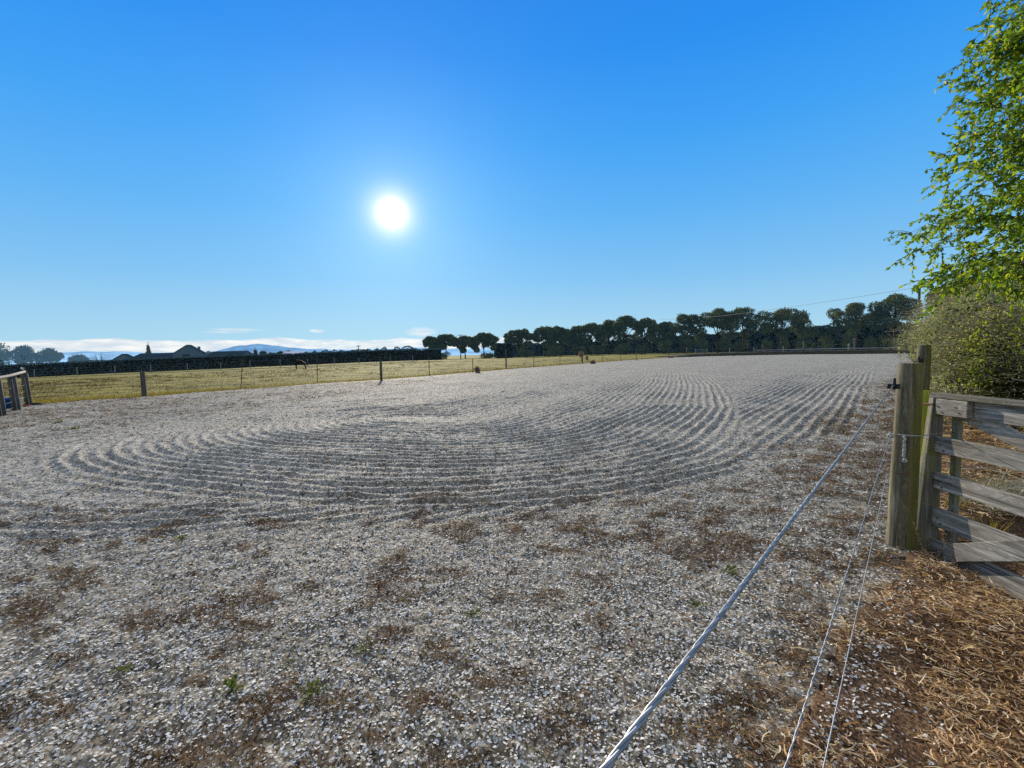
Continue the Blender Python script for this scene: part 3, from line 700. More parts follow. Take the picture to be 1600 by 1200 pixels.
# second post up the line
p2 = round_post('fence_post', (fence1.x, fence1.y, 0), 1.60, .10, .085, M['post'], lean=(.015, 0), n=18)
tag(p2, 'dark round fence post behind the gate post, half hidden by hanging leaves', 'post')
mb = MB(); mb.box((-.10, -.06, 1.36), (.07, .05, .06)); mb.tube([(-.12, -.07, 1.42), (-.12, -.07, 1.3)], .013, 6); mb.build('insulator', M['black'], p2)
for k, z in enumerate((1.30, .93, .64)):
    mb = MB(); a = Vector((fence0.x - .08, fence0.y + .07, z)); b = fence1 + Vector((-.09, -.05, z + .03)); e = fence1 + FD * 38 + Vector((-.09, 0, z - .02))
    mb.tube([a - fence1, b - fence1, e - fence1], .0018, 5); o = mb.build('fence_wire', M['wire_far'], smooth=True); o.location = fence1
    tag(o, ['top', 'middle', 'bottom'][k] + ' wire running away past the gate post towards the far end of the arena', 'wire', 'wires beyond the gate post')
for k, d in enumerate((11.5, 19, 27, 36)):
    q = fence1 + FD * d; o = round_post('fence_post', (q.x, q.y, 0), 1.3, .06, .055, M['post_far'], n=10, sub=False)
    tag(o, 'fence post receding under the right hand shrubs, %s from the gate' % ['third', 'fourth', 'fifth', 'sixth'][k], 'post', 'posts receding along the right fence')

# ------------------------------------------------------------------ timber gate
GX, GY = 3.375, 3.63
gate = empty('timber_gate', (GX, GY, 0), R(-91), 'weathered grey timber farm gate with five rails and diagonal braces at the right edge', 'gate')
def board(name, x0, x1, z0a, z1a, z0b, z1b, y, th, mat, parent=gate):
    """board lying in the gate plane: from x0 to x1, bottom/top heights at both ends"""
    mb = MB(); n = 14
    vs = []; 
    for i in range(n + 1):
        t = i / n; x = x0 + (x1 - x0) * t; b = z0a + (z0b - z0a) * t + random.uniform(-.0012, .0012); c = z1a + (z1b - z1a) * t + random.uniform(-.0014, .0014)
        for (yy, zz) in ((y - th / 2, b), (y + th / 2, b), (y + th / 2, c), (y - th / 2, c)): vs.append((x, yy, zz))
    fs = []
    for i in range(n):
        for k in range(4): fs.append((i * 4 + k, i * 4 + (k + 1) % 4, (i + 1) * 4 + (k + 1) % 4, (i + 1) * 4 + k))
    fs.append((3, 2, 1, 0)); e = n * 4; fs.append((e, e + 1, e + 2, e + 3))
    mb.add(vs, fs); o = mb.build(name, mat, parent, bevel=.004); return o
# local +x runs along the gate, towards the viewer's right; local -y is the arena side
GL = 3.1
S = -1                                                    # arena-facing side of the gate in local y
board('top_rail', -.03, GL, 1.188, 1.222, 1.19, 1.222, 0, .095, M['rail_green'])
r1 = board('rail', .02, GL, 1.05, 1.185, 1.05, 1.185, .018, .03, M['rail'])
board('rail', .02, GL, .762, .886, .755, .878, -.018, .035, M['rail'])
board('rail', .02, GL, .468, .594, .455, .585, -.018, .035, M['rail'])
board('rail', .02, GL, .165, .315, .16, .31, -.018, .035, M['rail'])
board('bottom_rail', -.01, GL, -.10, .055, -.10, .045, -.018, .035, M['rail'])
board('rail_block', .035, .29, 1.06, 1.183, 1.06, 1.183, -.03, .045, M['rail'])
board('brace', .10, 1.55, 1.05, 1.16, .55, .66, .05, .028, M['rail'])
board('brace', .17, 1.6, -.075, .07, .60, .745, -.056, .032, M['rail'])
mb = MB(); mb.add([(-.06, -.155, -.08), (.018, -.155, -.08), (.018, .03, -.08), (-.06, .03, -.08), (-.045, -.035, 1.186), (.018, -.055, 1.186), (.018, .03, 1.186), (-.045, .03, 1.186)],
      [(3, 2, 1, 0), (4, 5, 6, 7), (0, 1, 5, 4), (1, 2, 6, 5), (2, 3, 7, 6), (3, 0, 4, 7)]); mb.build('stile', M['stile'], gate, bevel=.005)
board('stile', .085, .135, -.05, 1.05, -.05, 1.05, .052, .04, M['stile'])
for xx in (1.5, 3.0): board('stile', xx, xx + .08, -.05, 1.18, -.05, 1.18, .055, .035, M['stile'])
for (x, z) in ((.06, 1.12), (.2, 1.13), (.07, .82), (.07, .53), (.07, .24), (1.53, .82), (1.53, .53), (1.53, .24)):
    for dx, dz in ((0, 0), (.03, -.04)):
        y = -.052 if z > 1.1 else -.037
        mb = MB(); mb.tube([(x + dx, y, z + dz), (x + dx, y - .005, z + dz)], .006, 8); mb.build('nail_head', M['rust'], gate)
mb = MB(); mb.tube([(-.09, -.045, 1.13), (.02, -.056, 1.135)], .008, 8); mb.build('bolt', M['rust'], gate)
# mossy timber behind the gate end
o = MB(); 
o.add([(-.05, -.05, -.1), (.06, -.05, -.1), (.06, .05, -.1), (-.05, .05, -.1), (-.055, -.05, 1.235), (.05, -.05, 1.225), (.05, .05, 1.225), (-.055, .05, 1.235)],
      [(3, 2, 1, 0), (4, 5, 6, 7), (0, 1, 5, 4), (1, 2, 6, 5), (2, 3, 7, 6), (3, 0, 4, 7)])
o = o.build('slab_post', M['post_b'], bevel=.006); o.location = (3.40, 3.80, 0); o.rotation_euler.z = R(38)
tag(o, 'squared timber post covered in bright yellow green moss, between the round post and the gate', 'post')
# dry stalks at the foot of the post
def stalk(px, py, h, lean, label):
    g = gp(px, py); z = float(litz(g.x, g.y)) ; o = empty('dry_weed', (g.x, g.y, z), 0, label, 'weed', 'dry weed stalks at the gate foot')
    mb = MB(); pts = [Vector((lean * (i / 8) ** 1.4 * h + .004 * math.sin(i), .0, h * i / 8)) for i in range(9)]
    mb.tube(pts, [.0022 * (1 - i / 11) for i in range(9)], 5)
    lf = []
    for i in range(46):
        t = random.uniform(.25, 1); p = pts[min(8, int(t * 8))]; a = random.uniform(0, 2 * PI); L = random.uniform(.012, .032) * (1.3 - t * .6)
        d = Vector((math.cos(a), math.sin(a), .8)).normalized(); q = p + d * L
        s = Vector((-math.sin(a), math.cos(a), 0)) * .0035
        lf.append([tuple(p), tuple(p + d * L * .5 + s), tuple(q), tuple(p + d * L * .5 - s)])
    mb.build('stem', M['stalk'], o); link('seed_heads', npmesh('seed_heads', np.array(lf), 4), M['drygrass'], o)
M['stalk'] = mat_simple('dry_stalk', (.34, .25, .13), .9)
stalk(1422, 868, .27, -.45, 'leftmost dry seeding stalk, against the round gate post')
stalk(1445, 880, .33, -.35, 'tall dry stalk in front of the gate stile, second from left')
stalk(1457, 885, .18, .7, 'short dry stalk leaning right over the bottom rail')
stalk(1487, 895, .32, -.05, 'upright dry stalk in front of the lower gate rails, rightmost')
stalk(1434, 872, .10, .6, 'very short dry stalk at the foot of the round post')
g = gp(1403, 882); mb = MB(); mb.box((0, 0, .015), (.15, .06, .045), Matrix.Rotation(R(8), 3, 'Z'), jit=.008)
o = mb.build('stone', M['stone'], bevel=.008); o.location = (g.x, g.y, .03); tag(o, 'small flat dark stone lying at the foot of the round gate post', 'stone')
g = gp(1297, 1045); mb = MB()
for i in range(5): mb.tube([(-.02 + i*.01, -.012, 0), (-.02 + i * .01, .014, .0)], .011, 7)
me_ = bpy.data.meshes.new('clod'); import bmesh
bm = bmesh.new(); bmesh.ops.create_icosphere(bm, subdivisions=3, radius=.026)
for v in bm.verts: v.co *= 1 + .25 * (float(vnoise(v.co.x * 90 + 5, v.co.y * 90 + v.co.z * 70)) - .5); v.co.z *= .6
bm.to_mesh(me_); bm.free(); o = link('clod', me_, M['stonebr'] if 'stonebr' in M else mat_simple('brown_clod', (.05, .028, .018), .95, n=60))
o.location = (g.x, g.y, float(gz(g.x, g.y)) + .008); tag(o, 'dark brown clod between the two thinner wires', 'clod')

# ------------------------------------------------------------------ leaves
def leaf_quads(C, D, Nn, L, W, droop=.0):
    """rhombic leaves folded on the midrib: C base, D direction, Nn side vector"""
    D = D / np.linalg.norm(D, axis=1)[:, None]; S = np.cross(D, Nn); S /= np.linalg.norm(S, axis=1)[:, None] + 1e-9
    m = C + D * (L * .42)[:, None]; nn = np.cross(S, D)
    a = m + S * (W / 2)[:, None] + nn * (W * .12)[:, None]; b = m - S * (W / 2)[:, None] + nn * (W * .12)[:, None]
    t = C + D * L[:, None] - nn * (L * .1)[:, None]
    n = len(C); V = np.stack([C, a, t, b], 1)
    # two triangles sharing the midrib
    idx = (np.arange(n) * 4)[:, None]; Fq = np.concatenate([idx + np.array([[0, 1, 2]]), idx + np.array([[0, 2, 3]])], 0)
    return V.reshape(-1, 3), Fq
def rnd_dirs(n): v = rng.normal(0, 1, (n, 3)); return v / np.linalg.norm(v, axis=1)[:, None]

def near_tree():
    base = Vector((7.45, 5.35, 0)); t = empty('birch_tree', base, 0, 'bright green leafy tree overhanging from the right edge of the photo', 'tree')
    T = MB(); trunk = [Vector((0, 0, -.1)), Vector((.05, .0, 1.2)), Vector((-.05, .05, 2.6)), Vector((.05, 0, 4.2)), Vector((0, 0, 6.2)), Vector((.1, 0, 8.2))]
    T.tube(trunk, [.16, .14, .12, .09, .06, .02], 12, wob=.04); T.build('trunk', M['birchbark'], t, smooth=True)
    B = MB(); C = []; D = []; LB = MB()
    # crown reach towards the arena by height
    def reach(z):
        zs = [1.6, 2.2, 2.7, 3.1, 3.6, 4.0, 4.5, 5.1, 5.7, 6.5, 8.0]; rs = [1.4, 1.8, 2.05, 2.15, 2.1, 2.0, 1.9, 1.8, 1.7, 1.5, .7]
        return float(np.interp(z, zs, rs))
    for i in range(330):
        z = random.uniform(2.1, 8.2) if i > 285 else random.uniform(2.35, 6.2); az = random.uniform(0, 2 * PI) if i % 4 == 0 else random.gauss(PI + .35, .75)
        Rr = reach(z) * random.uniform(.72, 1.02); start = Vector((0, 0, max(.8, z - Rr * random.uniform(.25, .6))))
        tip = Vector((math.cos(az) * Rr, math.sin(az) * Rr, z)); n = 9; pts = []
        for k in range(n):
            s = k / (n - 1); p = start.lerp(tip, s) + Vector((0, 0, .35 * math.sin(s * PI) * random.uniform(.6, 1) * (1 if k < n - 1 else 0)))
            p += Vector([random.gauss(0, .025) for _ in range(3)]); pts.append(p)
        pts[-1].z -= .10
        B.tube(pts, [.010 * (1 - .8 * k / (n - 1)) for k in range(n)], 5)
        # side twigs carrying leaves
        for k in range(3, n):
            for q in range(3):
                p = pts[k]; d = (Vector((math.cos(az), math.sin(az), 0)) * random.uniform(.2, 1) + Vector([random.gauss(0, .7) for _ in range(3)])); d.z -= .15
                d.normalize(); Lt = random.uniform(.12, .34); e = p + d * Lt; e.z -= .05
                B.tube([p, p.lerp(e, .5) + Vector((0, 0, .015)), e], [.004, .003, .0015], 4)
                m = int(Lt / .019)
                for j in range(m):
                    u = (j + random.random()) / m; c = p.lerp(e, u); C.append(c); dd = d * .6 + Vector([random.gauss(0, .6) for _ in range(3)]); dd.z -= .45; D.append(dd)
    B.build('branches', M['birchbark'], t)
    C = np.array([tuple(c) for c in C]); D = np.array([tuple(d) for d in D]); n = len(C)
    L = rng.uniform(.04, .085, n); V, Fq = leaf_quads(C, D, rnd_dirs(n), L, L * rng.uniform(.45, .62, n))
    link('foliage', idxmesh('foliage', V, Fq, False), M['leaf'], t); print('tree leaves', n)
near_tree()
def shrub_mass(name, base, blobs, label, nleaf, ntwig, leafm, Ls, cat='shrub', limef=None, group=None):
    t = empty(name, base, 0, label, cat, group)
    bl = np.array([b for b in blobs], float); wts = bl[:, 3] * bl[:, 4] * bl[:, 5]; wts = wts ** .75; wts /= wts.sum()
    def sample(n, inner=.55):
        i = rng.choice(len(bl), n, p=wts); d = rnd_dirs(n); d[:, 2] = np.abs(d[:, 2]) * np.where(rng.uniform(0, 1, n) < .75, 1, -1)
        r = rng.uniform(inner, 1.03, n) ** .7 * (.86 + .28 * fbm(d[:, 0] * 3 + i * 5, d[:, 2] * 3 + d[:, 1] * 2, 2, 5))
        return bl[i, :3] + d * bl[i, 3:] * r[:, None], d
    Tm = MB()
    for b in blobs[:6]: Tm.tube([(0, 0, .02), (b[0] * .25, b[1] * .25, .1), (b[0] * .8, b[1] * .8, b[2] * .5), (b[0], b[1], b[2])], [.05, .045, .035, .012], 6)
    Tm.build('stems', M['birchbark'], t)
    C, d = sample(ntwig, .8); C[:, 2] = np.maximum(C[:, 2], .03)
    h = rng.uniform(0, 2 * PI, ntwig); L = rng.uniform(.12, .5, ntwig)
    me = ribbons(C[:, 0], C[:, 1], C[:, 2], L, rng.uniform(.005, .011, ntwig), rng.uniform(-.6, .9, ntwig), .8, 4, name='twigs', heading=h)
    link('twigs', me, M['twig'], t)
    if nleaf > 5000:                                        # inner growth, its shade painted in as a darker leaf colour
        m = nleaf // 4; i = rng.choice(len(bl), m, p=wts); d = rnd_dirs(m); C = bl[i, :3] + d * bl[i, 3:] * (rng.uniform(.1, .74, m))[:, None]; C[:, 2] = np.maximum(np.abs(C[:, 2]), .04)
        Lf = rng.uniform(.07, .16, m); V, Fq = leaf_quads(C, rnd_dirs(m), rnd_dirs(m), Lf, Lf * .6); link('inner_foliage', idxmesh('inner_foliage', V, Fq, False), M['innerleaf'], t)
    C, d = sample(nleaf, .6); C[:, 2] = np.maximum(C[:, 2], .02); Lf = rng.uniform(*Ls, nleaf)
    V, Fq = leaf_quads(C, d * .5 + rnd_dirs(nleaf), rnd_dirs(nleaf), Lf, Lf * rng.uniform(.4, .6, nleaf))
    link('foliage', idxmesh('foliage', V, Fq, False), leafm, t)
    if limef:
        C = np.concatenate([np.array(c[:3]) + rng.normal(0, 1, (c[4], 3)) * c[3] for c in limef]); m = len(C)
        d = rng.normal(0, .6, (m, 3)); d[:, 2] -= .4; Lf = rng.uniform(.04, .08, m)
        V, Fq = leaf_quads(C, d, rnd_dirs(m), Lf, Lf * .55); o = link('lime_foliage', idxmesh('lime_foliage', V, Fq, False), M['leaf3'], t)
    return t
lime = [(-1.9 + random.uniform(0, 4.4), -1.2 + random.uniform(-.7, .4), random.uniform(1.35, 2.5), .13, 46) for _ in range(34)]
lime += [(-2.15, -1.0, .95 + k * .18, .11, 60) for k in range(5)]
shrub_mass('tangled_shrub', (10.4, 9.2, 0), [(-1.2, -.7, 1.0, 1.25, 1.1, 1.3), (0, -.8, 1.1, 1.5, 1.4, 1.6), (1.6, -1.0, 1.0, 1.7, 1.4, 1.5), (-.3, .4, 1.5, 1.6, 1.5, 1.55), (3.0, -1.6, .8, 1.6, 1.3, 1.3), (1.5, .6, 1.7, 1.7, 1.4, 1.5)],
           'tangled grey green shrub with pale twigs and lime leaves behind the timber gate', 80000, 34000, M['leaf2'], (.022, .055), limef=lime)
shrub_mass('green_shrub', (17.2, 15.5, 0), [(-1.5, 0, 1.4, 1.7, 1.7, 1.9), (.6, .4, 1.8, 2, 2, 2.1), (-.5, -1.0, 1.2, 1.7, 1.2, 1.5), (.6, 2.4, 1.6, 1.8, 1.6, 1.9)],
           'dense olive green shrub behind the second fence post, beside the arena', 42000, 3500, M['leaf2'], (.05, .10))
shrub_mass('weedy_clump', (4.7, 4.3, 0), [(0, 0, .05, .35, .3, .16), (.5, .3, .05, .3, .3, .14)], 'low dead weedy clump seen through the upper gaps of the gate', 500, 900, M['leaf2'], (.01, .025))
# grass tufts seen through the gate
for i, (px, py, h, lab) in enumerate([(1548, 832, .30, 'green grass tuft seen between the lower gate rails, larger of two'), (1495, 800, .18, 'short green tuft close behind the gate stile'), (1592, 780, .16, 'small green tuft behind the gate at the photo edge')]):
    g = gp(px, py); n = 46
    me = ribbons(rng.normal(0, .03, n), rng.normal(0, .03, n), np.zeros(n), rng.uniform(.5, 1, n) * h * .5, rng.uniform(.004, .008, n), np.full(n, 1.9), .3, 4, name='grass_tuft')
    o = link('grass_tuft', me, M['greengrass']); o.location = (g.x, g.y, float(litz(g.x, g.y))); tag(o, lab, 'grass', 'green tufts behind the gate')

# ------------------------------------------------------------------ far trees
def crown_mesh(blobs, n, s):
    bl = np.array(blobs, float); w = (bl[:, 3] * bl[:, 4] * bl[:, 5]) ** .67; w /= w.sum(); i = rng.choice(len(bl), n, p=w); d = rnd_dirs(n)
    r = rng.uniform(.35, 1, n) ** .5 * (.80 + .4 * fbm(d[:, 0] * 2.5 + i * 3.1, d[:, 2] * 2.5 + d[:, 1] * 2.5 + i, 2, 3))
    C = bl[i, :3] + d * bl[i, 3:] * r[:, None]
    L = rng.uniform(.6, 1.3, n) * s; V, Fq = leaf_quads(C, rnd_dirs(n) + d * .3, rnd_dirs(n), L, L * rng.uniform(.5, .8, n))
    return idxmesh('crown', V, Fq, False)
def far_tree(name, px, Y, x0, x1, ytop, label, mat='far', style='umbrella', nleaf=4200, group='trees along the far side of the arena', s=None, seed=0, clearf=.38, H=None, ybase=None):
    random.seed(seed * 13 + int(px)); b = P(px, 555, Y); X = b.x; z0 = float(terr(X, Y)); top = P(px, ytop, Y).z
    if ybase: z0 = P(px, ybase, Y).z
    H = top - z0; W = (P(x1, 550, Y).x - P(x0, 550, Y).x); hw = W / 2; s = s or max(.16, Y / 330)
    t = empty(name, (X, Y, z0), 0, label, 'tree', group); cx = (P(x0, 550, Y).x + P(x1, 550, Y).x) / 2 - X
    blobs = []; T = MB(); lx = random.uniform(-.4, .4)
    fork = H * clearf
    T.tube([(0, 0, -.2), (lx * .4, 0, fork * .5), (lx, 0, fork)], [.028 * H, .022 * H, .017 * H], 8, wob=.05)
    if style == 'umbrella':
        m = max(5, int(W / 1.7))
        for k in range(m):
            u = (k + .5) / m * 2 - 1; u += random.uniform(-.1, .1)
            bx = cx + u * hw * .88; tz = H * (1 - .20 * abs(u) ** 2.6 - random.uniform(0, .05)) ; rz = H * random.uniform(.10, .145); rx = max(W / m * .95, H * .13) * random.uniform(.9, 1.3)
            bz = tz - rz * random.uniform(.9, 1.5); by = random.uniform(-.25, .25) * W
            blobs.append((bx, by, bz, rx, rx, rz))
            if random.random() < .9: blobs.append((bx + random.uniform(-.6, .6), -by * .8, bz - rz * random.uniform(1.0, 2.2), rx * .85, rx * .85, rz * .9))
            if random.random() < .35: blobs.append((bx * .8, by, H * random.uniform(.34, .58), rx * .8, rx * .8, rz * .8))
            T.tube([(lx, 0, fork * .95), (lx * .6 + bx * .35, by * .4, fork + (bz - fork) * .5), (bx, by, bz)], [.011 * H, .008 * H, .003 * H], 6)
    elif style == 'round':
        for k in range(9):
            a = random.uniform(0, 2 * PI); q = random.uniform(0, .55)
            bx = cx + math.cos(a) * hw * q * 1.1; by = math.sin(a) * hw * q; bz = H * random.uniform(.45, .82); r = hw * random.uniform(.38, .55)
            blobs.append((bx, by, min(bz, H - r * .7), r, r, r * .75)); T.tube([(lx, 0, fork), (bx, by, bz)], [.011 * H, .003 * H], 5)
    elif style == 'conifer':
        for k in range(9):
            u = k / 8; r = hw * (1 - u) ** .8 + .1; blobs.append((cx, 0, H * (.12 + .86 * u), r, r, H * .08))
        T.tube([(0, 0, 0), (0, 0, H * .95)], [.02 * H, .005 * H], 5)
    elif style == 'bare':
        for k in range(40):
            a = random.uniform(-1.3, 1.3); L = H * random.uniform(.5, .95); e = (cx + math.sin(a) * hw, random.uniform(-1, 1) * hw * .5, fork * .6 + (H - fork * .6) * math.cos(a * .8) * random.uniform(.75, 1))
            T.tube([(lx, 0, fork * .6), (e[0] * .5, e[1] * .4, (fork * .6 + e[2]) * .55), e], [.012 * H, .007 * H, .003 * H], 4)
            blobs.append((e[0], e[1], e[2] - .2, hw * .12, hw * .12, hw * .08))
    T.build('trunk', M['trunk_far'], t, smooth=True)
    link('crown', crown_mesh(blobs, nleaf, s), M[mat], t); return t
rows = [  # px, Y, x0, x1, ytop, label
    (672, 205, 661, 684, 524, 'slim rounded tree standing first at the left end of the tree row'),
    (697, 205, 682, 714, 520, 'dark bushy tree left of the pole with the crossarm'),
    (727, 205, 711, 742, 524, 'lower dark tree directly behind the crossarm pole'),
    (757, 205, 736, 781, 520, 'broad dark tree ending the left clump, just before the gap'),
    (811, 190, 786, 838, 514, 'ragged tree with an open side branch just right of the gap'),
    (851, 182, 832, 868, 508, 'flat topped tree with sky showing beneath its crown, right of the ragged tree'),
    (877, 178, 858, 893, 507, 'flat topped tree fifth from the gap side, dense crown'),
    (901, 176, 888, 914, 506, 'narrow dark tree between a flat crown and an olive topped tree'),
    (924, 172, 909, 946, 502, 'tree with olive lit dome above the brown roadside shrub'),
    (952, 170, 943, 964, 497, 'thin upright dark tree left of a tall broad crown'),
    (978, 166, 960, 1000, 490, 'tall broad dark crown, highest of the middle trees'),
    (1008, 162, 990, 1029, 494, 'dark umbrella crown right of the tallest middle tree'),
    (1037, 160, 1026, 1052, 502, 'small low crown filling the dip between two umbrella trees'),
    (1073, 155, 1046, 1100, 488, 'wide umbrella tree above the grey field gate'),
    (1121, 150, 1096, 1146, 480, 'flat wide umbrella tree left half of a joined pair'),
    (1161, 148, 1140, 1181, 478, 'umbrella tree right half of a joined pair, domed top'),
    (1222, 142, 1181, 1270, 479, 'broadest spreading tree with thick trunk, left of the sky gap'),
    (1338, 132, 1295, 1376, 470, 'loose olive tinted tree right of the sky gap'),
    (1397, 128, 1360, 1432, 455, 'tallest domed tree at the right end of the row, beside the pole')]
for i, (px, Y, x0, x1, yt, lab) in enumerate(rows):
    far_tree('umbrella_tree', px, Y, x0, x1, yt, lab, nleaf=int(3400 + 120 * (x1 - x0)), seed=i + 1, style='umbrella')
far_tree('dark_tree', 1492, 34, 1447, 1540, 413, 'dark blue green tree rising behind the right hand shrubs', mat='far', style='round', nleaf=20000, group=None, s=.24, seed=50, clearf=.2)
# left skyline
for (px, Y, x0, x1, yt, st, m, lab, nm) in [
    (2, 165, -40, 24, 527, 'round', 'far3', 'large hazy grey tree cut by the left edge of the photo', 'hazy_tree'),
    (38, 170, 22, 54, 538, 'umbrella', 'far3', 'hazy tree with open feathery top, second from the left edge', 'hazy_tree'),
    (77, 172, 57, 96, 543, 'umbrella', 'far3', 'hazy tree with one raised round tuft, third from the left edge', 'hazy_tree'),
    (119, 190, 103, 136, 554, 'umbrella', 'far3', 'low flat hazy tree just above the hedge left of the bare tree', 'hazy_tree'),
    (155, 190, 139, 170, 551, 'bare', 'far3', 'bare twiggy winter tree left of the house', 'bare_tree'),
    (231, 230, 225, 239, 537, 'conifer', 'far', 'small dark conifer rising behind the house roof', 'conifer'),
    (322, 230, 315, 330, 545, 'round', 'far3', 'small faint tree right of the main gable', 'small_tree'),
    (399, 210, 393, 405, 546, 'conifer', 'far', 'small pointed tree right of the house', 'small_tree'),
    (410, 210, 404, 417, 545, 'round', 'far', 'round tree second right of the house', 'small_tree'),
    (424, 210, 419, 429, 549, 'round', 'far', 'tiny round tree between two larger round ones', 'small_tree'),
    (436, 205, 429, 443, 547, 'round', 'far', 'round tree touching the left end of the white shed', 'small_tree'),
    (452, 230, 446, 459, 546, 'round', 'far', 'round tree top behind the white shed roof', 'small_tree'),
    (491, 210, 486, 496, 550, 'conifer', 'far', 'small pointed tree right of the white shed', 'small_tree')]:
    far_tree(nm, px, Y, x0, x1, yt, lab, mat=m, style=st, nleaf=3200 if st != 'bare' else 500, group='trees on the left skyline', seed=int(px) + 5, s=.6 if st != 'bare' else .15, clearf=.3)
# raised tuft of the third hazy tree is part of its crown

# ------------------------------------------------------------------ hedges
def hedge(name, pts, label, mat, dens, s, spiky=0, depth=2.2, taper=.0):
    """pts: list of (px, ytop, ybase, Y)"""
    q = [(P(a, yb, Y), P(a, yt, Y)) for a, yt, yb, Y in pts]; b0 = q[0][0]; t = empty(name, b0, 0, label, 'hedge')
    V = []; Fq = []; n = 0; core = MB(); C = []
    for (a, at), (b, bt) in zip(q[:-1], q[1:]):
        L = (b - a).length; m = int(L * dens); u = rng.uniform(0, 1, m)
        ax = np.array(a); bx = np.array(b); base = ax[None] * (1 - u[:, None]) + bx[None] * u[:, None]; hh = (at.z - a.z) * (1 - u) + (bt.z - b.z) * u
        top = rng.uniform(0, 1, m) < .35
        dx = (b - a).normalized(); nv = np.array([dx.y, -dx.x, 0]); nv = nv if nv[1] < 0 else -nv
        jag = (vnoise(base[:, 0] * 1.1, base[:, 1] * 0 + 2, 4) - .5) * spiky
        z = np.where(top, hh + jag, rng.uniform(0, 1, m) * (hh + jag)); off = np.where(top, rng.uniform(-1, 0, m) * depth, rng.normal(0, .12, m))
        C.append(base + nv[None] * off[:, None] + np.stack([np.zeros(m), np.zeros(m), z], -1))
        nn = Vector(nv) * -depth
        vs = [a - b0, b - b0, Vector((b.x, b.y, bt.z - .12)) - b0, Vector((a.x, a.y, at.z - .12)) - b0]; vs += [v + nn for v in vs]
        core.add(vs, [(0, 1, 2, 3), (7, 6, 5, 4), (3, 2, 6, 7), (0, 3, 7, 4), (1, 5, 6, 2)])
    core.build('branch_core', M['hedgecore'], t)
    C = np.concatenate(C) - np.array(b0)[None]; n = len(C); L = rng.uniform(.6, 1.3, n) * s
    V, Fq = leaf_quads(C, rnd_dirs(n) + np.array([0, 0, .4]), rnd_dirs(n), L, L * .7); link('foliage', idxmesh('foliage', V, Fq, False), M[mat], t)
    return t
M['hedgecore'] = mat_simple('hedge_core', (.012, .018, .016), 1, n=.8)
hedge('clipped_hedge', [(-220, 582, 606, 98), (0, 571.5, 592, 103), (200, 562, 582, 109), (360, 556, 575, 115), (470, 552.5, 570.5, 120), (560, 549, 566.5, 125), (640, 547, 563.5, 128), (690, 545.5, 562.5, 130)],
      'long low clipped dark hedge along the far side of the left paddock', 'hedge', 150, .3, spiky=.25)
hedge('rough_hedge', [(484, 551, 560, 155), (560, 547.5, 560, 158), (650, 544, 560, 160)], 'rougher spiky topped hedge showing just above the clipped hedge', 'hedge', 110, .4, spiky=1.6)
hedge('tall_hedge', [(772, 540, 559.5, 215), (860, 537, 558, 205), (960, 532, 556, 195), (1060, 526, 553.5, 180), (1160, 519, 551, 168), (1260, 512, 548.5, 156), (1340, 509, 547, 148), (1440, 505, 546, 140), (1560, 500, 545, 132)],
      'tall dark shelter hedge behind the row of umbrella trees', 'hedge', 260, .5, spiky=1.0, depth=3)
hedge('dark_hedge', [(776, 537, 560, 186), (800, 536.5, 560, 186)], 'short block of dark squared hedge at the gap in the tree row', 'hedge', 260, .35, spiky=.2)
# low shrubs under the row
random.seed(5)
for i, (px, Y, w, h, m, lab) in enumerate([
    (690, 190, 26, 12, 'far', 'dark undergrowth at the foot of the left tree clump'), (760, 190, 22, 10, 'far', 'dark undergrowth at the right foot of the left tree clump'),
    (822, 170, 24, 17, 'far', 'dark bush under the ragged tree'), (868, 165, 28, 19, 'far2', 'olive bush under the flat topped trees'), (905, 160, 24, 17, 'far', 'dark bush below the narrow tree'),
    (935, 158, 24, 20, 'far2', 'yellow green bush left of the tall broad crown'), (975, 152, 30, 20, 'far', 'dark bush beneath the tallest middle tree'), (1003, 148, 20, 17, 'far2', 'pale green bush right of the tallest middle tree'),
    (1040, 145, 28, 24, 'far', 'dark bush left of the grey field gate'), (1071, 138, 22, 24, 'far2', 'olive bush just left of the grey field gate'), (1095, 142, 26, 26, 'far', 'dark bush behind the grey field gate'),
    (1135, 138, 30, 34, 'far', 'dense dark bush under the joined pair of umbrella trees'), (1160, 135, 22, 27, 'far2', 'lit olive bush under the domed umbrella tree'), (1200, 133, 18, 22, 'far2', 'yellow green bush left of the thick trunk'),
    (1226, 131, 20, 20, 'far2', 'yellow green bush in front of the thick trunk'), (1258, 133, 30, 28, 'far', 'dark bush below the sky gap'), (1292, 130, 30, 30, 'far', 'dark bush right of the sky gap'),
    (1318, 122, 34, 38, 'far2', 'tall loose olive bush under the right hand loose tree'), (1358, 124, 26, 26, 'far2', 'tan and olive bush beside the dry bank'), (1395, 126, 34, 30, 'far', 'dark bush under the tallest domed tree'), (1414, 112, 16, 16, 'far2', 'small grey green bush near the right pole')]):
    b = P(px, 552, Y); z0 = float(terr(b.x, Y)); k = Y / F; W = w * k / 2; H = h * k
    t = empty('bush', (b.x, Y, z0), 0, lab, 'bush', 'bushes under the tree row')
    bl = [(random.uniform(-.6, .6) * W, random.uniform(-1, 1), H * random.uniform(.25, .68), W * .55, W * .5, H * .32) for _ in range(6)]
    mb = MB(); 
    for q in bl[:3]: mb.tube([(0, 0, -.1), (q[0], q[1], q[2])], [.08, .03], 5)
    mb.build('stems', M['trunk_far'], t); link('foliage', crown_mesh(bl, 1500, Y / 480), M[m], t)

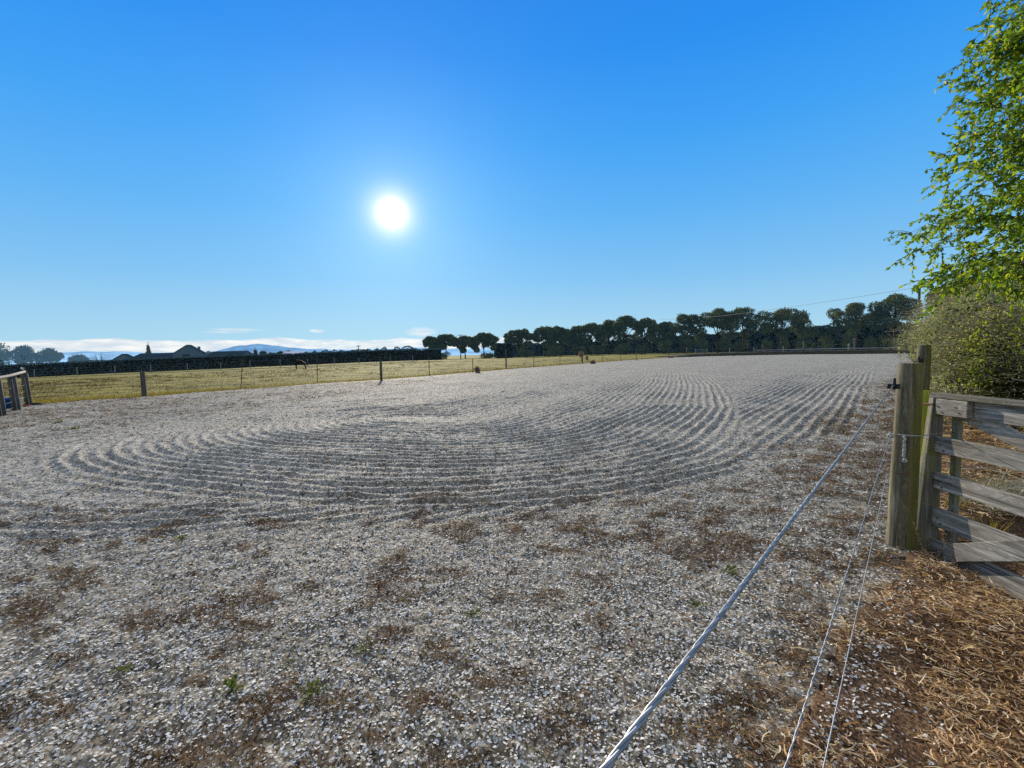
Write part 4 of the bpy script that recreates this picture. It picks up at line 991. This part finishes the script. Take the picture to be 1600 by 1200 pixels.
# ------------------------------------------------------------------ left paddock fence
fence = empty('paddock_fence', (left_e[0].x, left_e[0].y, 0), 0, 'post and wire fence with leaning steel stakes along the left edge of the arena', 'fence')
fl = fence.location.copy()
defs = [(226, 620.5, 580.5, .10, 'p', -.02), (376, 608.5, 561, .022, 's', .13), (496, 599, 557, .024, 's', .03), (596, 596.5, 565, .085, 'p', 0), (671, 587.5, 554, .03, 's', 0), (739, 583, 560, .035, 's', 0), (791, 577, 546, .075, 'p', 0),
        (834, 573.5, 556, .035, 's', 0), (875, 571, 557, .035, 's', 0), (910, 568.5, 553, .09, 'p', 0), (942, 566.5, 553, .04, 's', 0), (970, 565, 553, .045, 's', 0), (994, 563.5, 545, .06, 'p', 0), (1045, 560, 548, .06, 'p', 0)]
tops = []
for (px, yb, yt, w, k, ln) in defs:
    g = gp(px, yb); tp = P(px, yt, g.y).z
    if k == 'p':
        o = round_post('post', g - fl, tp, w, w * .92, M['post_far'], lean=(ln, 0), parent=fence, n=10, sub=False)
        if px < 600:
            mb = MB(); mb.tube([(ln * tp, 0, tp), (ln * tp - .06, 0, tp + .28)], .012, 5); mb.build('batten', M['post_far'], o)
    else:
        mb = MB(); mb.tube([(0, 0, -.1), (ln * tp, 0, tp)], w, 5); o = mb.build('stake', M['rust'], fence); o.location = g - fl
    tops.append((g, tp))
corner = gp(46, 633)
for f in (.25, .48, .70, .92):
    mb = MB(); pts = [corner - fl + Vector((0, 0, f * 1.05))] + [g - fl + Vector((0, -.03, min(tp, 1.15) * f)) for g, tp in tops]
    mb.tube(pts, .0035, 4); mb.build('wire', M['wire_far'], fence)
# dry shrubs on the fence line
for (px, yb, w, h, lab) in [(908, 562, 8, 11, 'light brown dry bush growing up a post on the far left fence'), (928, 569, 10, 6, 'low reddish brown tuft on the arena edge'), (746, 583, 6, 9, 'brown weed stump beside a thin stake'), (1049, 559.5, 13, 4, 'flat brown heap at the far corner of the arena'), (917, 563, 5, 7, 'dark dry shrub just right of the bushy post')]:
    g = gp(px, yb + (2 if 'growing' in lab else 0)); k = g.y / F; W = w * k / 2; H = h * k; z0 = H * .45 if 'growing' in lab else 0
    t = empty('dry_bush', (g.x, g.y, 0), 0, lab, 'bush', 'dry brown bushes on the left fence line')
    bl = [(random.uniform(-.4, .4) * W, random.uniform(-.3, .3), z0 + H * random.uniform(.35, .7), W * .7, W * .6, H * .35) for _ in range(4)]
    mb = MB(); [mb.tube([(0, 0, -.05), q[:3]], [.03, .01], 5) for q in bl]; mb.build('stems', M['trunk_far'], t)
    link('foliage', crown_mesh(bl, 500, .16), M['brownleaf'], t)
# fence in front of the clipped hedge
random.seed(9)
hf = empty('hedge_fence', P(54, 590, 97), 0, 'pale post and wire fence standing in front of the clipped hedge', 'fence'); hl = hf.location.copy(); pv = []
for px, yt, yb in [(-60, 580, 594), (0, 577, 592), (54, 575, 589), (121, 573, 587), (180, 571, 585), (236, 569, 582), (293, 566, 579), (345, 564, 576), (391, 562, 575), (438, 561, 574), (481, 560, 572), (523, 559, 570), (561, 557.5, 568), (610, 556, 566), (645, 554, 564.5)]:
    Y = 94 + px * .035; b = P(px, yb, Y); tp = P(px, yt, Y).z - b.z; b.z = float(terr(b.x, b.y))
    round_post('post', b - hl, tp, .075, .07, M['post_grey'], parent=hf, n=8, sub=False); pv.append((b - hl, tp))
for f in (.35, .65, .95):
    mb = MB(); mb.tube([b + Vector((0, -.08, tp * f)) for b, tp in pv], .010, 4); mb.build('wire', M['wire_far'], hf)

# far fence under the tree row + field gate
tf = empty('roadside_fence', P(800, 558, 120), 0, 'post and wire fence running in front of the tree row beyond the arena', 'fence'); tl = tf.location.copy(); pv = []
for px, yt, yb, Y, w in [(850, 549, 560, 160, .12), (1073, 543, 555, 118, .10), (1140, 543, 555.5, 112, .10), (1178, 542, 554.5, 111, .09), (1224, 541, 553, 110, .13), (1255, 533, 549, 118, .12), (1326, 537, 551, 103, .17), (1334, 529, 548, 110, .12), (1397, 527, 547, 110, .11), (1423, 529, 547, 108, .1)]:
    b = P(px, yb, Y); z = float(terr(b.x, b.y)); tp = P(px, yt, Y).z - z; b.z = z
    round_post('post', b - tl, tp, w, w * .95, M['post_grey'], parent=tf, n=8, sub=False); pv.append((b - tl, tp))
for f in (.5, .85):
    mb = MB(); mb.tube([b + Vector((0, -.1, tp * f)) for b, tp in pv], .012, 4); mb.build('wire', M['wire_far'], tf)
a = P(1087, 551, 119); b = P(1105, 551, 117); zg = float(terr(a.x, a.y))
fg = empty('field_gate', (a.x, a.y, zg), math.atan2(b.y - a.y, b.x - a.x), 'small grey field gate far off in the shade under the trees', 'gate'); W = (b - a).length
mb = MB()
for z in (.15, 1.4): mb.tube([(0, 0, z), (W, 0, z)], .05, 6)
for x in (0, W): mb.tube([(x, 0, 0), (x, 0, 1.55)], .07, 6)
mb.build('frame', M['steelgate'], fg); mb = MB()
for z in (.45, .75, 1.07): mb.tube([(0, 0, z), (W, 0, z)], .03, 6)
mb.tube([(W * .5, 0, .15), (W * .5, 0, 1.4)], .03, 6); mb.build('bars', M['steelgate'], fg)
# low grassy bank beyond the far end, shade painted in as dark colour
bk = [(1046, 559, .15), (1075, 558.3, .45), (1110, 557.3, .6), (1180, 556, .75), (1250, 554.7, .85), (1330, 553.8, .9), (1425, 552.7, .95), (1520, 551.5, .95)]
bx_ = np.linspace(1046, 1520, 240); by_ = np.interp(bx_, [b[0] for b in bk], [b[1] for b in bk]); bh_ = np.interp(bx_, [b[0] for b in bk], [b[2] for b in bk])
V = []
for a_, b_, h_ in zip(bx_, by_, bh_):
    g = gp(a_, b_); g = g * (1 + 1.2 / g.length)
    for k, (o_, z_) in enumerate(((0, -.1), (.5, .45), (1.1, .85), (1.8, 1.0), (3.2, .95), (9, .55), (16, .0))):
        V.append((g.x, g.y + o_ + .3 * (float(vnoise(a_ * .3, k, 4)) - .5), h_ * z_ + .12 * (float(vnoise(a_ * .25, k * 1.7, 8)) - .5) + (float(terr(g.x, g.y + o_)) if k < 6 else float(terr(g.x, g.y + o_)) - .2)))
i, j = np.meshgrid(np.arange(239), np.arange(6), indexing='ij')
Fq = np.stack([i * 7 + j, (i + 1) * 7 + j, (i + 1) * 7 + j + 1, i * 7 + j + 1], -1).reshape(-1, 4)
M['bank'] = mat_simple('bank_shade_paint', (.055, .055, .035), .95, n=1.2)
tag(link('shade_tinted_bank', idxmesh('shade_tinted_bank', np.array(V), Fq), M['bank']), kind='structure')
# road strip beyond
pts = [(P(1180, 549, 118), 1.0), (P(1270, 548, 118), 2.2), (P(1340, 547.5, 117), 2.4), (P(1420, 547, 114), 2.4), (P(1520, 546, 110), 2.4)]
vs = []; fs = []
for p, w in pts:
    for k in (0, 1): yy = p.y + (k - .5) * w * 2.6; vs.append((p.x, yy, float(terr(p.x, yy)) + .95))
for i in range(len(pts) - 1): fs.append((i * 2, i * 2 + 2, i * 2 + 3, i * 2 + 1))
mb = MB(); mb.add(vs, fs); tag(mb.build('gravel_road', mat_simple('pale_road', (.42, .41, .38), .9, n=1.5)), kind='structure')

# ------------------------------------------------------------------ left corner yard
yard = empty('yard_fence', (corner.x, corner.y, 0), 0, 'grey timber rail and netting fence at the left edge of the arena', 'fence'); yl = yard.location.copy()
A = gp(26.5, 643); B = gp(45, 633.5); Cc = gp(3, 652); D0 = gp(-30, 668); E0 = gp(-70, 690)
def sq_post(q, h, w, lean):
    mb = MB(); mb.tube([(0, 0, -.1), (lean * h, 0, h)], w, 10, wob=.05); o = mb.build('post', M['post_far'], yard, smooth=True); o.location = q - yl
tt = lambda q, px, py: P(px, py, q.y).z
sq_post(B, tt(B, 38, 583), .105, -.05); sq_post(A, tt(A, 21, 589), .115, -.06); sq_post(Cc, tt(Cc, 0, 594), .12, -.06); sq_post(D0, 1.22, .12, 0); sq_post(E0, 1.22, .12, 0)
mb = MB(); z1 = tt(B, 42, 581.5)
mb.tube([B - yl + Vector((-.0, -.05, z1 + .02)), A - yl + Vector((-.1, -.05, tt(A, 20, 588) + .02)), Cc - yl + Vector((-.1, -.05, tt(Cc, 0, 592) + .01)), D0 - yl + Vector((0, -.05, 1.25)), E0 - yl + Vector((0, -.05, 1.25))], .048, 8, wob=.05)
mb.build('top_rail', M['post_grey'], yard, smooth=True)
for z in (.15, .35, .55, .8):
    mb = MB(); mb.tube([q - yl + Vector((.05, -.13, z)) for q in (B, A, Cc, D0, E0)], .0035, 5); mb.build('wire', M['wire_far'], yard)
for q in (B, A, Cc):
    mb = MB(); mb.tube([q - yl + Vector((.13, -.1, 0)), q - yl + Vector((.10 - .06, -.1, 1.1))], .011, 5); mb.build('tie_rod', M['post_grey'], yard)
# thin pole with pale tag
g = gp(38, 632); th = P(31, 575, g.y).z; o = empty('marker_stake', g + Vector((-.25, .4, 0)), 0, 'thin rusty stake with a small pale flag rising behind the corner rail', 'stake')
mb = MB(); mb.tube([(.1, 0, -.1), (-.05, 0, th)], .018, 6); mb.build('stake', M['rust'], o)
mb = MB(); mb.box((-.13, 0, th - .02), (.13, .01, .08), Matrix.Rotation(R(20), 3, 'Y')); mb.build('flag', M['white'], o)
# blue trough
g = gp(14.5, 640); tr = empty('water_trough', g + Vector((0, 0, 0)), R(12), 'bright blue plastic tub behind the corner fence posts', 'trough')
def tub(w, d, h, mat, name, parent, top=1.1):
    mb = MB(); n = 20; rings = []
    for (s, z) in ((.86, 0), (top * .93, h), (top, h), (top, h - .04), (top * 1.02, h), (top * .96, h + .01), (.9 * top, h - .02), (.8, .05)):
        rings.append([(math.cos(2 * PI * k / n) * w / 2 * s, math.sin(2 * PI * k / n) * d / 2 * s, z) for k in range(n)])
    vs = [v for r_ in rings for v in r_]; fs = [(i * n + k, i * n + (k + 1) % n, (i + 1) * n + (k + 1) % n, (i + 1) * n + k) for i in range(len(rings) - 1) for k in range(n)]
    fs.append(tuple(range(n))[::-1]); fs.append(tuple((len(rings) - 1) * n + k for k in range(n))); mb.add(vs, fs); return mb.build(name, mat, parent, smooth=True)
tub(.52, .46, .40, M['blue'], 'tub', tr)
g = gp(32, 639); wb = empty('white_bucket', g + Vector((0, 0, 0)), 0, 'small white bucket between the two corner fence posts', 'bucket')
tub(.13, .16, .38, M['white'], 'pail', wb); mb = MB(); mb.tube([(-.07, 0, .36), (-.05, 0, .45), (.05, 0, .45), (.07, 0, .36)], .005, 5); mb.build('handle', M['wire_far'], wb)
g = gp(40, 637); po = empty('clay_pot', g + Vector((0, -.02, 0)), 0, 'low terracotta coloured dish at the foot of the corner post', 'dish')
tub(.24, .24, .09, M['terracotta'], 'dish', po)
g = gp(54, 634.5); me_ = bpy.data.meshes.new('boulder'); bm = bmesh.new(); bmesh.ops.create_icosphere(bm, subdivisions=3, radius=.17)
for v in bm.verts: v.co *= 1 + .5 * (float(vnoise(v.co.x * 14 + 5, v.co.y * 14 + v.co.z * 12)) - .5); v.co.z *= .42; v.co.x *= 1.3
bm.to_mesh(me_); bm.free(); o = link('boulder', me_, M['stonedark'] if 'stonedark' in M else mat_simple('dark_rock', (.03, .03, .032), .9, n=20)); o.location = g + Vector((0, 0, .06))
tag(o, 'flat black rock just right of the corner fence post', 'rock')

# ------------------------------------------------------------------ horse in the far paddock
def horse(px, py, Y):
    b = P(px, py, Y); z = float(terr(b.x, b.y)); H = P(px, 560.5, Y).z - z; s = H / 1.6
    t = empty('horse', (b.x, b.y, z), R(8), 'dark brown horse standing side on in front of the far hedge', 'horse'); t.scale = (s, s, s)
    me = bpy.data.meshes.new('body'); V = []; E = []; Rr = []
    def ch(pts, rads, start=None):
        prev = start
        for p, r in zip(pts, rads):
            V.append(p); Rr.append(r); i = len(V) - 1
            if prev is not None: E.append((prev, i))
            prev = i
        return prev
    V.append((.55, 0, 1.15)); Rr.append((.26, .30)); 
    m = ch([(.2, 0, 1.12), (-.2, 0, 1.13), (-.55, 0, 1.20)], [(.27, .31), (.26, .30), (.25, .27)], 0)
    nk = ch([(-.85, 0, 1.35), (-1.1, 0, 1.55), (-1.22, 0, 1.62)], [(.15, .2), (.10, .14), (.09, .11)], m); ch([(-1.4, 0, 1.48), (-1.58, 0, 1.30)], [(.075, .085), (.055, .06)], nk)
    for sgn in (-1, 1):
        ch([(-.62, .14 * sgn, .9), (-.64, .15 * sgn, .55), (-.62, .15 * sgn, .5), (-.62, .15 * sgn, .12), (-.66, .15 * sgn, .03)], [(.12, .1), (.055, .055), (.06, .06), (.037, .037), (.055, .05)], m)
        ch([(.62, .14 * sgn, .85), (.52, .15 * sgn, .66), (.72, .15 * sgn, .50), (.68, .15 * sgn, .12), (.64, .15 * sgn, .03)], [(.15, .12), (.08, .07), (.055, .05), (.04, .04), (.055, .05)], 0)
    me.from_pydata(V, E, []); o = link('body', me, M['coat'], t)
    sk = o.modifiers.new('skin', 'SKIN'); 
    for i, r in enumerate(Rr): me.skin_vertices[0].data[i].radius = r
    me.skin_vertices[0].data[0].use_root = True
    su = o.modifiers.new('sub', 'SUBSURF'); su.levels = su.render_levels = 2; sk.use_smooth_shade = True
    mb = MB(); mb.tube([(.82, 0, 1.25), (.95, 0, 1.1), (.97, 0, .8), (.93, 0, .55)], [.03, .06, .06, .02], 8); mb.build('tail', M['mane'], t, smooth=True)
    mb = MB(); mb.tube([(-.6, 0, 1.46), (-.85, 0, 1.57), (-1.08, 0, 1.70), (-1.24, 0, 1.72)], [.04, .06, .055, .03], 8); mb.build('mane', M['mane'], t, smooth=True)
    mb = MB()
    for sgn in (-1, 1): mb.tube([(-1.24, .05 * sgn, 1.68), (-1.25, .07 * sgn, 1.83)], [.035, .008], 6)
    mb.build('ears', M['coat'], t)
horse(470, 576, 72)

# ------------------------------------------------------------------ house and shed behind the hedge
def gable(mb_w, mb_r, x0, x1, y0, y1, ze, zr, axis='y', z0=-1, over=.5):
    """walls and roof; ridge runs along axis"""
    mb_w.box(((x0 + x1) / 2, (y0 + y1) / 2, (z0 + ze) / 2), (x1 - x0, y1 - y0, ze - z0))
    if axis == 'y':
        xm = (x0 + x1) / 2; mb_w.add([(x0, y0, ze), (x1, y0, ze), (xm, y0, zr - .15), (x0, y1, ze), (x1, y1, ze), (xm, y1, zr - .15)], [(0, 1, 2), (5, 4, 3), (0, 2, 5, 3), (1, 4, 5, 2)])
        sl = (zr - ze) / (xm - x0); e = over; a = [(x0 - e, y0 - e, ze - sl * e), (xm, y0 - e, zr), (x1 + e, y0 - e, ze - sl * e)]; b = [(p[0], y1 + e, p[2]) for p in a]
    else:
        ym = (y0 + y1) / 2; mb_w.add([(x0, y0, ze), (x0, y1, ze), (x0, ym, zr - .15), (x1, y0, ze), (x1, y1, ze), (x1, ym, zr - .15)], [(0, 2, 1), (3, 4, 5), (0, 3, 5, 2), (1, 2, 5, 4)])
        sl = (zr - ze) / (ym - y0); e = over; a = [(x0 - e, y0 - e, ze - sl * e), (x0 - e, ym, zr), (x0 - e, y1 + e, ze - sl * e)]; b = [(x1 + e, p[1], p[2]) for p in a]
    vs = [Vector(p) for p in a + b]; vs += [v + Vector((0, 0, .18)) for v in vs]
    mb_r.add(vs, [(0, 1, 4, 3), (1, 2, 5, 4), (6, 9, 10, 7), (7, 10, 11, 8), (0, 3, 9, 6), (2, 8, 11, 5), (0, 6, 7, 1), (1, 7, 8, 2), (3, 4, 10, 9), (4, 5, 11, 10)])
YH = 160; hb = P(290, 560, YH); zt = float(terr(hb.x, hb.y)); house = empty('farmhouse', (hb.x, hb.y, zt), 0, 'long dark roofed house with a tall central gable behind the clipped hedge', 'house')
L = lambda px, py, Y=YH: P(px, py, Y) - Vector((hb.x, hb.y, zt))
Wm = MB(); Rm = MB(); 
def blk(xa, xb, yr, ye, ax, dy0, dy1):
    a = L(xa, ye); b = L(xb, ye); r = L((xa + xb) / 2, yr); zb = L(xa, 575).z; gable(Wm, Rm, a.x, b.x, dy0, dy1, (a.z + b.z) / 2, r.z, ax, z0=0, over=.35)
blk(270, 317, 539.3, 552.5, 'y', 0, 1.6); blk(200, 270, 552.2, 558.5, 'x', 2, 10); blk(179, 207, 553.5, 560.5, 'y', 0, 1.5); blk(317, 371, 549.2, 556, 'x', 2, 10)
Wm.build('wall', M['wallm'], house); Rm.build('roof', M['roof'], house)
for xa, xb in ((285, 297), (330, 338), (348, 357)):
    a = L(xa, 553.5); b = L(xb, 557); y = -.04 if xa == 285 else 1.96; f = MB(); f.box(((a.x + b.x) / 2, y, (a.z + b.z) / 2), (b.x - a.x, .06, a.z - b.z)); w_ = f.build('window', M['roof'], house)
    f = MB(); f.box(((a.x + b.x) / 2, y - .035, (a.z + b.z) / 2), (b.x - a.x - .2, .02, a.z - b.z - .2)); f.build('pane', M['glass'], w_)
f = MB(); q = L(306, 545); f.box((q.x + .3, 1.2, q.z + .2), (.6, .6, 1.2)); f.build('chimney', M['wallm'], house)
YS = 190; sb_ = P(457, 556, YS); zt = float(terr(sb_.x, sb_.y)); shed = empty('white_shed', (sb_.x, sb_.y, zt), 0, 'low shed with a bright white roof showing above the hedge', 'shed')
L2 = lambda px, py: P(px, py, YS) - Vector((sb_.x, sb_.y, zt)); a = L2(442, 553.3); b = L2(471, 553.3); r = L2(457, 549.3)
Wm = MB(); Rm = MB(); gable(Wm, Rm, a.x, b.x, 0, 7, a.z, r.z, 'x', z0=0, over=.4); Wm.build('wall', M['wallm'], shed); Rm.build('roof', M['whiteroof'], shed)

# ------------------------------------------------------------------ power poles and line
def pole(px, ytop, Y, arm, label, r=.14, arms=1):
    b = P(px, ytop, Y); z = float(terr(b.x, b.y)); h = b.z - z; t = empty('power_pole', (b.x, b.y, z), 0, label, 'pole', 'power poles')
    mb = MB(); mb.tube([(0, 0, -.3), (0, 0, h)], [r * 1.25, r * .8], 10); mb.build('pole_shaft', M['post_far'], t, smooth=True)
    for k in range(arms):
        mb = MB(); mb.box((0, -.15, h - .35 - k * 1.1), (arm, .12, .14)); c = mb.build('crossarm', M['post_far'], t)
        for s in (-1, -.5, .5, 1):
            q = MB(); q.tube([(s * arm * .46, -.15, h - .28 - k * 1.1), (s * arm * .46, -.15, h - .08 - k * 1.1)], .05, 6); q.build('insulator', M['post_grey'], c)
    return t, h
pole(560, 539.5, 175, 1.6, 'thin distant pole standing alone above the left hedge', .16)
pole(719, 522.5, 185, 2.6, 'pole with a single crossarm against the left tree clump', .16)
pR, hR = pole(1437, 444, 62, 1.9, 'nearest pole, its crossarm showing above the tallest domed tree', .17)
pw = MB(); s0 = P(1433, 449, 62); e0 = P(1030, 499, 215)
for dx in (0, .9):
    pts = []
    for i in range(31):
        t = i / 30; p = s0.lerp(e0, t) + Vector((dx, 0, -2.4 * 4 * t * (1 - t) * .5)); pts.append(p - s0)
    pw.tube(pts, [.022 + .03 * i / 30 for i in range(31)], 5)
    break
o = pw.build('power_line', M['black']); o.location = s0; tag(o, 'thin dark power line sagging left from the nearest pole over the trees', 'power line')

# ------------------------------------------------------------------ distant hills
def hills(name, ridge, Y, colr, em, base=575, depth=.25):
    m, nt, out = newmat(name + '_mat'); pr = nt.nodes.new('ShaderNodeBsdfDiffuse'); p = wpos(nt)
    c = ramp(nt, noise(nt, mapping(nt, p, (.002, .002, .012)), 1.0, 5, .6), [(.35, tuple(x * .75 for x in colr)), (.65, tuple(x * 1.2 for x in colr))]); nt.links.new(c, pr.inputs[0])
    e = nt.nodes.new('ShaderNodeEmission'); nt.links.new(mixc(nt, 1.0, c, (1, 1, 1), 'MULTIPLY'), e.inputs[0]); e.inputs[1].default_value = em  # aerial haze imitated by letting the slopes glow in their own colour
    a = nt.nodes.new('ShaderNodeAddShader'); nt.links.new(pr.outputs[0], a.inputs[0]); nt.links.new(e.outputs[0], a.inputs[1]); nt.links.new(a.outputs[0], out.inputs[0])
    xs = np.linspace(ridge[0][0], ridge[-1][0], 260); ys = np.interp(xs, [r[0] for r in ridge], [r[1] for r in ridge]) + (fbm(xs * .06, xs * 0, 4, 21) - .5) * 2.2
    K = 8; V = []
    for x, y in zip(xs, ys):
        tp = P(float(x), float(y), Y)
        for k in range(K):
            u = k / (K - 1); yy = Y * (1 - depth * (1 - u)); jit = (float(vnoise(x * .09, u * 4, 6)) - .5) * tp.z * .25 * math.sin(u * PI)
            V.append((tp.x * (yy / Y), yy, -30 + (tp.z + 30) * u ** 1.3 + jit))
    V = np.array(V); i, j = np.meshgrid(np.arange(len(xs) - 1), np.arange(K - 1), indexing='ij')
    Fq = np.stack([i * K + j, (i + 1) * K + j, (i + 1) * K + j + 1, i * K + j + 1], -1).reshape(-1, 4)
    tag(link(name, idxmesh(name, V, Fq), m), kind='structure')
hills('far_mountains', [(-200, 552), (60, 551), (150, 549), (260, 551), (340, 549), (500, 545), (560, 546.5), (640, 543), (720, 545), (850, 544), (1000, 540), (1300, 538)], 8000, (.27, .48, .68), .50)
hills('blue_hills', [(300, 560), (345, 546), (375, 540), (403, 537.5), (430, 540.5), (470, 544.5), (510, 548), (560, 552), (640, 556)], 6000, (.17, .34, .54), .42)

# ------------------------------------------------------------------ render settings
scene.view_settings.view_transform = 'Standard'; scene.view_settings.look = 'None'; scene.view_settings.exposure = 0; scene.view_settings.gamma = 1
scene.render.engine = 'CYCLES'; scene.cycles.max_bounces = 6; scene.cycles.diffuse_bounces = 3; scene.cycles.transparent_max_bounces = 8
scene.cycles.use_denoising = False
